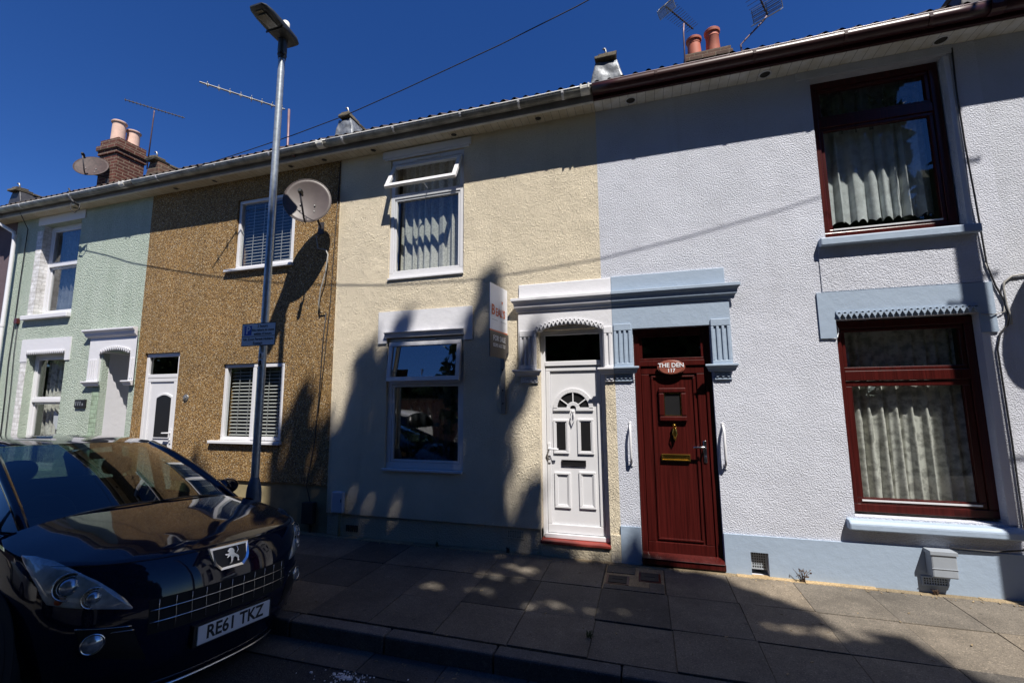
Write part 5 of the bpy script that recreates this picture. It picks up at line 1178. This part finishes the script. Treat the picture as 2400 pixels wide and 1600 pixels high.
def make_car(label, mw, paintm, plate=None, emblem=True, group=None):
    root = thing('parked_car', (0, 0, 0), label, 'car', group)
    root.matrix_world = mw
    k = dict(local=True)
    # ---- lower shell
    fr = [0, .05, .10, .16, .22, .29, .36, .44, .52, .60, .68, .76, .83, .89, .94, .975, 1.0]
    ths = [R(v) for v in (0, 4, 8, 12, 16, 20, 25, 30, 35, 40, 45, 50, 55, 60, 65, 70, 75, 80, 85, 89.5)]
    cols = []
    for th in ths:
        ze = .9
        for _ in range(30):
            p = body_pt(th, min(ze, 1.09)); ze = .5*ze+.5*hood_z(p.x, p.y)
        cols.append([body_pt(th, .13+(ze-.13)*f) for f in fr])
    for xb in (-1.1, -1.4, -1.9, -2.5, -3.1, -3.6):
        ze = .965+.012*(-xb-1.1)
        cols.append([Vector((xb, lerp_tab(.13+(ze-.13)*f, WD), .13+(ze-.13)*f)) for f in fr])
    for a in (78, 64, 50, 36, 24, 12, 0):
        ze = 1.0; c = []
        for f in fr:
            z = .13+(ze-.13)*f; wd = lerp_tab(z, WD); c.append(Vector((-3.85-.46*max(math.cos(R(a)), 0)**(2/NE)+.06*max(0, z-.6), wd*math.sin(R(a))**(2/NE) if a else 0, z)))
        cols.append(c)
    mb = MB(); n = len(fr)
    for sg in (1, -1):
        vs = [(p.x, sg*p.y, p.z) for c in cols for p in c]
        mb.add(vs, [(i*n+j, (i+1)*n+j, (i+1)*n+j+1, i*n+j+1) for i in range(len(cols)-1) for j in range(n-1)])
    # bonnet
    hood_cols = [c[-1] for c in cols if c[-1].x > -1.12]; ss = [1, .97, .92, .85, .75, .62, .48, .33, .17, 0]
    for sg in (1, -1):
        vs = []
        for p in hood_cols:
            for s in ss: vs.append((p.x, sg*p.y*s, hood_z(p.x, p.y*s) if s < 1 else p.z))
        m = len(ss); mb.add(vs, [(i*m+j, (i+1)*m+j, (i+1)*m+j+1, i*m+j+1) for i in range(len(hood_cols)-1) for j in range(m-1)])
        # shoulder beside the cabin
        sh = [c[-1] for c in cols if c[-1].x <= -1.03]; vs = []
        for p in sh: vs += [(p.x, sg*p.y, p.z), (p.x, sg*p.y*.96, p.z+.022), (p.x, sg*min(p.y*.9, .80), p.z+.035)]
        mb.add(vs, [(i*3+j, (i+1)*3+j, (i+1)*3+j+1, i*3+j+1) for i in range(len(sh)-1) for j in range(2)])
    body = mb.build('body', paintm, root, smooth=42, **k)
    mb = MB(); mb.box(-3.9, -.35, -.78, .78, .14, .30); mb.build('underbody', M['black'], root, **k)
    # ---- greenhouse
    def row(x0, dx, y0, z0, dz, t): return Vector((x0-dx*t*t, y0*t, z0-dz*t*t))
    ROW = [(-1.0, .12, .745, 1.085, .075), (-1.28, .14, .715, 1.215, .066), (-1.56, .18, .685, 1.34, .055), (-1.84, .24, .645, 1.455, .045), (-2.12, .30, .60, 1.55, .035)]
    RF = [(-2.12, .30, .60, 1.552, .033), (-2.35, .16, .605, 1.583, .036), (-2.7, .05, .605, 1.603, .040), (-3.2, 0, .60, 1.600, .042), (-3.7, 0, .575, 1.555, .045), (-4.02, 0, .54, 1.48, .05)]
    def sheet(rows, nt=14):
        mb = MB(); vs = [row(*r, -1+2*i/nt) for r in rows for i in range(nt+1)]
        return mb.add(vs, [(j*(nt+1)+i, j*(nt+1)+i+1, (j+1)*(nt+1)+i+1, (j+1)*(nt+1)+i) for j in range(len(rows)-1) for i in range(nt)])
    sheet(ROW).build('windscreen', M['car_glass'], root, smooth=True, **k)
    rf = sheet(RF)
    for sg in (1, -1):      # rolled roof edge
        vs = []
        for r in RF: p = row(*r, sg); vs += [p, p+Vector((0, sg*.045, -.028)), p+Vector((0, sg*.062, -.075))]
        rf.add(vs, [(i*3+j, (i+1)*3+j, (i+1)*3+j+1, i*3+j+1) for i in range(len(RF)-1) for j in range(2)])
    rf.build('roof', paintm, root, smooth=50, **k)
    mb = MB(); a = [row(*RF[-1], -1+2*i/8) for i in range(9)]; b = [Vector((-4.27+.03*(1-abs(-1+2*i/8)), (-1+2*i/8)*.72, 1.03)) for i in range(9)]
    mb.add(a+b, [(i, i+1, i+10, i+9) for i in range(8)]); mb.build('rear_screen', M['car_glass'], root, smooth=True, **k)
    for sg in (1, -1):
        top = [row(*r, sg) for r in ROW]+[row(*r, sg)+Vector((0, sg*.062, -.075)) for r in RF[1:]]
        bot = [Vector((-1.12, sg*.76, 1.01)), Vector((-1.35, sg*.80, 1.005)), Vector((-1.6, sg*.805, 1.005)), Vector((-1.9, sg*.808, 1.008)), Vector((-2.2, sg*.81, 1.01)), Vector((-2.5, sg*.81, 1.012)), Vector((-2.9, sg*.81, 1.015)), Vector((-3.3, sg*.81, 1.02)), Vector((-3.75, sg*.80, 1.03)), Vector((-4.1, sg*.74, 1.03))]
        mb = MB(); mb.add(top+bot, [(i, i+1, i+11, i+10) for i in range(9)]); mb.build('side_window', M['car_glass'], root, smooth=True, **k)
        MB().tube(top[:5]+[top[5]+Vector((0, 0, .0))]+top[6:], [.030, .032, .034, .036, .034, .026, .022, .022, .024, .03], 8).build('pillar', paintm, root, smooth=True, **k)
        mb = MB()
        mb.tube([top[5]+Vector((.02, -sg*.02, 0)), bot[5]+Vector((.02, -sg*.02, 0))], .05, 6); mb.tube([top[7]+Vector((0, -sg*.02, 0)), bot[7]+Vector((-.05, -sg*.02, 0))], .05, 6); mb.tube([top[9], bot[9]], .11, 6)
        mb.tube([top[1]+Vector((-.02, 0, -.02)), bot[1]+Vector((-.02, 0, 0))], .018, 6)
        mb.build('window_post', M['black'], root, smooth=True, **k)
        # mirror
        mb = MB(); c = Vector((-1.66, sg*.985, 1.075))
        mb.grid(lambda u, v: c+Vector((.075*math.sin(PI*v)*math.cos(2*PI*u)*(1.0 if math.cos(2*PI*u) > 0 else .25), .125*math.sin(PI*v)*math.sin(2*PI*u), .085*math.cos(PI*v))), 20, 10)
        mr = mb.build('door_mirror', paintm, root, smooth=True, **k)
        MB().tube([(-1.62, sg*.80, 1.02), (-1.65, sg*.90, 1.05)], .028, 8).build('mirror_arm', M['black'], mr, smooth=True, **k)
        # wheels
        for xw in (-.86, -3.47):
            MB().lathe([(.405, 0), (.405, .006)], (xw, sg*.917, .34), (0, sg, 0), 32).build('wheel_arch', M['dark'], root, **k)
            wh = MB().lathe([(.20, -.2), (.30, -.2), (.335, -.17), (.335, .0), (.315, .02), (.235, .026), (.225, .01)], (xw, sg*.905, .335), (0, sg, 0), 32).build('wheel', M['tyre'], root, smooth=40, **k)
            mb = MB()
            for i in range(7):
                a = 2*PI*i/7; d = Vector((math.cos(a), 0, math.sin(a))); q = Vector((-math.sin(a), 0, math.cos(a)))
                mb.obox(Vector((xw, sg*.922, .335))+d*.125, d*.10, q*.022, (0, .008, 0))
            mb.ring((xw, sg*.918, .335), .222, .013, (0, 1, 0), 32, 6); mb.lathe([(.05, 0), (.04, .02)], (xw, sg*.918, .335), (0, sg, 0), 14); mb.build('rim', M['rim'], wh, smooth=40, **k)
        # headlamp
        up = [(31, .652), (34, .71), (38, .762), (44, .822), (53, .888), (60, .932), (68, .953), (75, .952)]
        lo = [(31.5, .645), (40, .665), (48, .682), (56, .697), (63, .712), (66, .76), (71, .85), (75.5, .945)]
        def patch(off, nu=21, nv=8):
            def f(u, v):
                t = u*(len(up)-1); i = min(int(t), len(up)-2); q = t-i
                A = (up[i][0]*(1-q)+up[i+1][0]*q, up[i][1]*(1-q)+up[i+1][1]*q); B = (lo[i][0]*(1-q)+lo[i+1][0]*q, lo[i][1]*(1-q)+lo[i+1][1]*q)
                e = 1-(2*v-1)**6 if off > .008 else 1
                e2 = 1-(2*u-1)**8 if off > .008 else 1
                return on_body(sg*(B[0]+(A[0]-B[0])*v), B[1]+(A[1]-B[1])*v, .003+(off-.003)*min(e, e2))
            return MB().grid(f, nu, nv)
        hl = patch(.003).build('headlamp', M['lamp_int'], root, smooth=True, **k)
        for dg, z, rr in ((54.5, .802, .074), (45, .735, .056)):
            c = on_body(sg*dg, z, .0); nn = (body_n(R(sg*dg), z)+Vector((1.2, 0, 0))).normalized()
            mb = MB(); mb.ring(c+nn*.004, rr, .0045, nn, 30, 6); mb.ring(c+nn*.002, rr*.74, .003, nn, 26, 6); mb.build('bezel', M['chrome_dim'], hl, smooth=True, **k)
            MB().lathe([(rr*.95, -.002), (rr*.95, .003)], c, nn, 26).build('recess', M['lamp_bowl'], hl, **k)
            MB().lathe([(rr*.66, 0), (rr*.6, .014), (rr*.42, .024), (rr*.2, .03), (.001, .031)], c+nn*.003, nn, 22).build('projector', M['blue_lens'], hl, smooth=True, **k)
        c = on_body(sg*58, .728, .004); MB().lathe([(.022, 0), (.018, .01), (.006, .016)], c, body_n(R(sg*58), .728), 14).build('indicator', M['amber'], hl, smooth=True, **k)
        patch(.020).build('lamp_cover', M['lamp_clear'], hl, smooth=True, **k)
        # fog lamp in its dark bay
        q = [(51, .575), (31, .552), (25, .34), (47, .43)]
        def bay(u, v):
            A = (q[0][0]+(q[1][0]-q[0][0])*u, q[0][1]+(q[1][1]-q[0][1])*u); B = (q[3][0]+(q[2][0]-q[3][0])*u, q[3][1]+(q[2][1]-q[3][1])*u)
            return on_body(sg*(B[0]+(A[0]-B[0])*v), B[1]+(A[1]-B[1])*v, .002)
        by = MB().grid(bay, 10, 8).build('fog_bay', M['black'], root, smooth=True, **k)
        c = on_body(sg*44, .492, .004); nn = (body_n(R(sg*44), .5)+Vector((.8, 0, 0))).normalized()
        fg = MB().lathe([(.047, 0), (.047, .016), (.034, .024), (.015, .028), (.001, .029)], c, nn, 24).build('fog_lamp', M['blue_lens'], root, smooth=40, **k)
        MB().ring(c+nn*.014, .052, .0055, nn, 28, 6).build('bezel', M['chrome'], fg, smooth=True, **k)
        MB().tube([on_body(sg*(51-20*i/10), .577-.024*i/10, .006) for i in range(11)], .0028, 6).tube([on_body(sg*(38-8*i/6), .535-.006*i/6, .006) for i in range(7)], .0026, 6).build('chrome_strip', M['chrome_dim'], by, smooth=True, **k)
    # ---- nose: grille, emblem, plate, lip
    def gp(u, v): return on_body(-25.5+51*u, .478+.197*v, .0025)
    g = MB().grid(gp, 40, 5).build('grille', M['dark'], root, smooth=True, **k)
    mb = MB()
    for z in (.612, .545): mb.tube([on_body(-25+50*i/30, z+.004*math.cos(PI*(i/30-.5)), .010) for i in range(31)], .0030, 6)
    for i in range(11):
        dg = math.degrees(math.asin(min(1, (abs(-.43+.086*i)/.91))**(NE/2)))*(1 if -.43+.086*i >= 0 else -1)
        mb.tube([on_body(dg, .668-.178*j/5, .0095+(.004 if j == 0 else 0)) for j in range(6)], .0026, 6)
    mb.build('grille_bars', M['chrome_dim'], g, smooth=True, **k)
    MB().tube([on_body(-62+124*i/60, (.893+.012*abs(i/30-1)**2) if True else 0, .0008) for i in range(61)], .0035, 5).build('shut_line', M['dark'], body, smooth=True, **k)
    lip = MB().tube([on_body(-34+68*i/30, .135, .018) for i in range(31)], .011, 8).build('lip_strip', M['chrome_dim'], root, smooth=True, **k)
    if emblem:
        # chrome shield with a rampant lion
        out = [(-.148, .896), (.148, .896), (.136, .812), (.124, .780), (.086, .742), (-.086, .742), (-.124, .780), (-.136, .812)]
        def S3(y, z, off): 
            x = lerp_tab(z, XF)-.20*y*y; return Vector((x+off, y, z))
        mb = MB(); c0 = (0, .82)
        inn = [(p[0]*.83, .82+(p[1]-.82)*.76) for p in out]
        for ring_, o0, o1 in ((out, .006, .014),):
            nn_ = len(out)
            vs = [S3(*p, .004) for p in out]+[S3(p[0]*.95, .82+(p[1]-.82)*.93, .016) for p in out]+[S3(*p, .009) for p in inn]
            mb.add(vs, [(i, (i+1) % nn_, (i+1) % nn_+nn_, i+nn_) for i in range(nn_)]+[(i+nn_, (i+1) % nn_+nn_, (i+1) % nn_+2*nn_, i+2*nn_) for i in range(nn_)])
        em = mb.build('emblem_frame', M['chrome'], root, **k)
        mb = MB(); mb.add([S3(0, .82, .008)]+[S3(*p, .008) for p in inn], [(0, i+1, (i+1) % 8+1) for i in range(8)]); mb.build('emblem_field', M['black'], em, **k)
        lion = [(-.030, .066), (-.020, .080), (-.002, .086), (.016, .080), (.026, .066), (.030, .050), (.024, .034), (.030, .022), (.042, .010), (.052, .000), (.062, -.010), (.066, -.030), (.060, -.050), (.066, -.064), (.048, -.066), (.044, -.050), (.048, -.034), (.040, -.022), (.026, -.014), (.012, -.016), (.006, -.030), (.0, -.048), (-.004, -.064), (-.012, -.076), (-.034, -.078), (-.034, -.070), (-.020, -.064), (-.018, -.048), (-.016, -.028), (-.016, -.008), (-.020, .006), (-.032, -.002), (-.046, -.010), (-.056, -.006), (-.048, .002), (-.040, .010), (-.046, .016), (-.060, .018), (-.070, .028), (-.060, .034), (-.044, .030), (-.030, .034), (-.024, .044), (-.034, .050), (-.040, .058)]
        sc = .72; pl = [(p[0]*sc, .822+p[1]*sc*.82) for p in lion]; m = len(pl)
        mb = MB(); mb.add([S3(*p, .010) for p in pl]+[S3(*p, .019) for p in pl], [(i, (i+1) % m, (i+1) % m+m, i+m) for i in range(m)]+[tuple(range(m, 2*m))])
        mb.tube([S3(.036, .835, .015), S3(.052, .85, .015), S3(.048, .872, .015), S3(.036, .878, .015), S3(.032, .868, .015)], .003, 5)
        mb.build('lion', M['chrome'], em, **k)
    if plate:
        pc = Vector((.028, .035, .392)); ry, rz = Vector((0, 1, 0)), Vector((-.05, 0, 1)).normalized(); nx_ = ry.cross(rz)
        pb = MB().obox(pc, nx_*.006, ry*.26, rz*.0555).build('number_plate', M['plate'], root, bevel=.003, **k)
        text_mb(plate, .112, pc+nx_*.0068+rz*.002, ry, rz, .0006, bold=.0028, sx=.86).build('lettering', M['sign_black'], pb, **k)
        MB().obox(pc-nx_*.02, nx_*.014, ry*.28, rz*.065).build('plate_mount', M['black'], root, **k)
    # cowl and wipers
    mb = MB(); vs = []
    for i in range(15):
        t = -1+2*i/14; p = row(*ROW[0], t); vs += [p+Vector((.075, 0, -.012-.012*t*t)), p+Vector((.03, 0, .012)), p+Vector((-.02, 0, .020))]
    mb.add(vs, [(i*3+j, (i+1)*3+j, (i+1)*3+j+1, i*3+j+1) for i in range(14) for j in range(2)]); cw = mb.build('cowl', M['black'], root, smooth=True, **k)
    for t0, t1, dz in ((-.75, .02, .02), (.02, .80, .02)):
        MB().tube([row(*ROW[0], t0+(t1-t0)*i/8)+Vector((-.03-.045*i/8*0, 0, .030+.010*math.sin(PI*i/8))) for i in range(9)], .008, 6).build('wiper', M['black'], root, smooth=True, **k)
    # cabin
    mb = MB(); mb.prism([(-1.15, .96), (-1.2, 1.03), (-1.62, 1.02), (-1.78, .93), (-1.75, .6), (-1.15, .6)], -.70, .70, 'x'); v = mb.v
    mb.v = [(p[1], p[0], p[2]) for p in v]; mb.build('dashboard', M['seat'], root, **k)
    for sg in (1, -1):
        s_ = MB(); s_.v, s_.f = [], []
        s_.grid(lambda u, v: Vector((-2.32-.18*v+.05*math.cos(2*PI*u)*(1-.2*v), sg*.37+.235*(1-.15*v)*math.sin(2*PI*u), .58+.60*v)), 14, 6)
        s_.box(-2.5, -1.95, sg*.37-.24, sg*.37+.24, .42, .58); st = s_.build('front_seat', M['seat'], root, smooth=50, **k)
        h_ = MB(); h_.grid(lambda u, v: Vector((-2.53+.05*math.sin(PI*v)*math.cos(2*PI*u), sg*.37+.135*math.sin(PI*v)**.6*math.sin(2*PI*u), 1.30-.095*math.cos(PI*v))), 14, 8); h_.build('headrest', M['seat'], st, smooth=True, **k)
    mb = MB(); mb.box(-3.6, -3.35, -.62, .62, .6, 1.12); mb.build('rear_seat', M['seat'], root, bevel=.04, **k)
    MB().ring((-1.86, -.37, .98), .18, .014, (1, 0, .45), 24, 6).build('steering_wheel', M['black'], root, smooth=True, **k)
    MB().obox((-2.0, 0, 1.44), (.012, 0, 0), (0, .10, 0), (0, 0, .03)).build('mirror', M['black'], root, **k)
    mb = MB(); mb.box(-3.9, -1.15, -.80, .80, .31, .42); mb.build('cabin_floor', M['seat'], root, **k)
    for sg in (1, -1): MB().box(-3.9, -1.15, sg*.80-.006, sg*.80+.006, .42, 1.0).build('door_trim', M['seat'], root, **k)
    return root
def car_matrix(x, y, z, yaw, roll=0.0):
    h = Vector((math.cos(yaw), -math.sin(yaw), 0)); L = Vector((math.sin(yaw), math.cos(yaw), 0)); U = Vector((0, 0, 1))
    L2 = L*math.cos(roll)+U*math.sin(roll); U2 = U*math.cos(roll)-L*math.sin(roll)
    m = Matrix((h, L2, U2)).transposed().to_4x4(); m.translation = (x, y, z); return m
car = make_car('dark navy people carrier parked half out of frame at the lower left', car_matrix(-2.88, -2.62, -.15, .13, -.06), M['navy'], 'RE61 TKZ', True)
def copy_tree(o, parent=None, skip=('number_plate', 'emblem_frame', 'plate_mount')):
    c = o.copy(); C.objects.link(c)
    if parent: c.parent = parent; c.matrix_parent_inverse = o.matrix_parent_inverse
    for ch in o.children:
        if ch.name.split('.')[0] not in skip: copy_tree(ch, c, skip)
    return c
def recolour(o, m):
    for ch in [o]+list(o.children_recursive):
        if ch.type == 'MESH' and ch.name.split('.')[0] in ('body', 'roof', 'pillar', 'door_mirror'):
            ch.material_slots[0].link = 'OBJECT'; ch.material_slots[0].material = m
for x, m, lb in ((-5.6, 'white_car', 'white car parked across the road, mirrored in the lower cream window'), (-11.0, 'silver_paint', 'silver car parked across the road behind the white one')):
    c = copy_tree(car); c['label'] = lb; c['group'] = 'cars parked across the road'; c.matrix_world = car_matrix(x, -7.45, -.13, PI); recolour(c, M[m])

# ------------------------------------------------------------------ across the road: wall, an added light-blocking tree belt, and the trees whose shadows fall on the houses
def garden_wall():
    t = thing('garden_wall', (0, -11, 0), 'long brick garden wall across the road behind the camera', 'wall')
    MB().box(-34, 30, -11.25, -11.02, -.1, 1.7).build('wall', M['wall_brick'], t); MB().box(-34, 30, -11.29, -10.98, 1.7, 1.78).build('coping', M['capstone'], t, bevel=.01)
garden_wall()
def wood():  # unseen foliage added to cut sky light and shade the far side
    rnd = random.Random(41); mb = MB()
    for i in range(20000):
        x = rnd.uniform(-45, 45); top = 4.4+.7*math.sin(x*.7)+.5*math.sin(x*1.9+1)+4.6*max(0, min(1, (x+6)/3))+(3.0 if x > 13 else 0)+(3.4 if .3 < x < 6.0 else 0)
        z = top*rnd.random()**.7; y = -13.4+rnd.uniform(-1.6, 1.6)*(1-.5*z/top); s = rnd.uniform(.22, .42)+(.30 if z < top*.72 else 0)
        a = Vector((rnd.gauss(0, 1), rnd.gauss(0, 1), rnd.gauss(0, 1))).normalized(); b = a.cross(Vector((rnd.gauss(0, 1), rnd.gauss(0, 1), rnd.gauss(0, 1)))).normalized(); c = Vector((x, y, z))
        mb.add([c-a*s, c-b*s*.6, c+a*s, c+b*s*.6], [(0, 1, 2, 3)])
    o = mb.build('wood', M['leaf'], None); o['kind'] = 'stuff'; tag(o, 'unseen belt of trees behind the garden wall, added to block sky light', 'trees'); recentre(o, (0, -13.4, 0))
wood()
def inside(p, poly):
    x, z = p; r = False; n = len(poly)
    for i in range(n):
        (x0, z0), (x1, z1) = poly[i], poly[(i+1) % n]
        if (z0 > z) != (z1 > z) and x < (x1-x0)*(z-z0)/(z1-z0)+x0: r = not r
    return r
def seg_dist(p, a, b):
    ax, az = b[0]-a[0], b[1]-a[1]; L = ax*ax+az*az; t = max(0, min(1, ((p[0]-a[0])*ax+(p[1]-a[1])*az)/L))
    return math.hypot(p[0]-a[0]-ax*t, p[1]-a[1]-az*t)
def tree(label, polys, t0, t1, seed, per=95, size=.15, trunk=None, gaps=()):
    """leafy crown whose thickness runs toward the sun; polys = the outline its shadow has on the house fronts"""
    rnd = random.Random(seed); mb = MB(); n = 0; cen = Vector((0, 0, 0)); pts = []
    for poly in polys:
        xs = [p[0] for p in poly]; zs = [p[1] for p in poly]
        A = abs(sum(poly[i][0]*poly[(i+1) % len(poly)][1]-poly[(i+1) % len(poly)][0]*poly[i][1] for i in range(len(poly))))/2
        want = int(A*per); got = 0; tries = 0
        while got < want and tries < want*30:
            tries += 1; p = (rnd.uniform(min(xs), max(xs)), rnd.uniform(min(zs), max(zs)))
            if not inside(p, poly) or any(seg_dist(p, a, b) < .25 for a, b in gaps): continue
            got += 1; t = rnd.uniform(t0, t1); t += .25*math.sin(p[0]*3)*math.sin(p[1]*2.3)
            c = Vector((p[0], 0, p[1]))+SUN*t; pts.append(c)
            s = size*rnd.uniform(.6, 1.25)*(1.25 if p[1] < -.8 else .85)
            a = Vector((rnd.gauss(0, 1), rnd.gauss(0, 1), rnd.gauss(0, 1))).normalized(); b = a.cross(Vector((rnd.gauss(0, 1), rnd.gauss(0, 1), rnd.gauss(0, 1)))).normalized()
            mb.add([c-a*s, c-b*s*.55, c+a*s, c+b*s*.55], [(0, 1, 2, 3)])
    cen = sum(pts, Vector((0, 0, 0)))/len(pts)
    bx, by = trunk if trunk else (cen.x, cen.y)
    root = thing('street_tree', (bx, by, -.1), label, 'tree', 'trees across the road behind the camera')
    mb.build('crown', M['leaf'], root)
    zt = max(p.z for p in pts); tp = Vector((cen.x, cen.y, cen.z+(zt-cen.z)*.4))
    tr = MB().tube([(bx, by, -.2), (bx, by, 1.2), (bx*.7+cen.x*.3, by*.7+cen.y*.3, 4.0), (cen.x, cen.y, cen.z*.8), tp], [.26, .19, .16, .10, .03], 10)
    for i in range(16):
        q = rnd.choice(pts); f = rnd.uniform(.25, .85); m = Vector((cen.x, cen.y, 3+(cen.z-3)*f)); m2 = m.lerp(q, .55)+Vector((0, 0, .3)); tr.tube([m, m2, q], [.055, .035, .012], 6)
    tr.build('trunk', M['bark'], root, smooth=50)
# outlines measured on the house fronts, bar the added LOW3 (x, z; below zero = thrown forward onto pavement, kerb and road)
A_ = [(-3.35, -1.0), (-5.62, -1.0), (-5.62, -.3), (-5.34, .05), (-5.2, .4), (-5.14, .96), (-4.99, 1.54), (-4.78, 1.79), (-4.67, 1.97), (-4.55, 1.85), (-4.34, 1.43), (-4.24, 1.55), (-4.13, 1.54), (-4.08, 1.28), (-3.98, 1.40), (-3.86, 1.90), (-3.82, 2.24), (-3.73, 2.43), (-3.64, 2.63), (-3.52, 2.48), (-3.42, 2.37), (-3.33, 2.49), (-3.24, 2.71), (-3.07, 2.89), (-3.0, 2.79), (-2.97, 2.47), (-2.7, 2.38), (-2.5, 2.36), (-2.5, -1.0)]
B_ = [(-2.6, -1.0), (-2.6, 2.36), (-2.24, 2.47), (-2.17, 2.67), (-2.07, 2.94), (-1.92, 3.21), (-1.79, 3.46), (-1.73, 3.34), (-1.80, 2.9), (-1.80, 2.55), (-1.74, 2.3), (-1.76, 2.0), (-1.70, 1.72), (-1.60, 1.45), (-1.55, 1.19), (-1.58, .89), (-1.67, .58), (-1.69, .41), (-1.57, .34), (-1.46, .57), (-1.38, .77), (-1.25, .78), (-1.18, .25), (-1.05, .05), (-.75, -.03), (-.5, -.14), (-.36, .0), (-.28, .22), (-.18, .27), (-.12, .12), (.02, -.05), (.3, -.16), (.5, -.36), (.45, -.7), (.40, -1.0)]
B2_ = [(-1.62, 1.45), (-1.63, 1.75), (-1.52, 2.15), (-1.42, 2.42), (-1.30, 2.54), (-1.27, 2.30), (-1.34, 1.90), (-1.46, 1.55), (-1.54, 1.35)]
C_ = [(-6.72, -.6), (-6.74, .5), (-6.70, .85), (-6.55, 1.10), (-6.42, .70), (-6.40, .1), (-6.35, -.6)]
LOW = [(-2.7, -.9), (.40, -.9), (.50, -1.07), (.54, -1.6), (.58, -1.9), (.50, -2.1), (.86, -2.16), (.80, -2.5), (.76, -2.8), (.69, -3.2), (.75, -4.5), (.9, -6), (.6, -8.5), (-2.7, -9.5)]
LOW3 = [(-3.0, -9.0), (-10.9, -8.6), (-11.0, -12.3), (-3.4, -12.3)]  # low crown area added to shade the road mirrored in the car
LOW2 = [(-2.5, -.9), (-2.5, -9.5), (-6, -9.8), (-9.8, -9.0), (-9.8, -5.0), (-8.6, -3.9), (-7.2, -3.1), (-6.9, -.5), (-6.3, -.5), (-6.0, -1.6), (-5.35, -.9)]
GAPS = [((-3.0, -2.39), (-2.40, -2.27)), ((-2.33, -1.6), (-2.0, -1.53)), ((-1.98, -2.56), (-1.34, -2.4)), ((-1.75, -1.05), (-1.6, -.95)), ((.10, -2.33), (.5, -2.21))]   # made-up openings in the crown; their sun flecks stand for streaks reflected onto the paving
tree('tall slender tree across the road whose tips shade the cream wall beside the sale board', [B_, B2_, LOW], 5.9, 7.0, 5, 210, .17, (2.6, -9.4), GAPS)
tree('broad leafy tree across the road shading the cream window and the parked car', [A_, C_, LOW2, LOW3], 6.2, 7.4, 6, 200, .17, (-1.4, -9.6), GAPS)
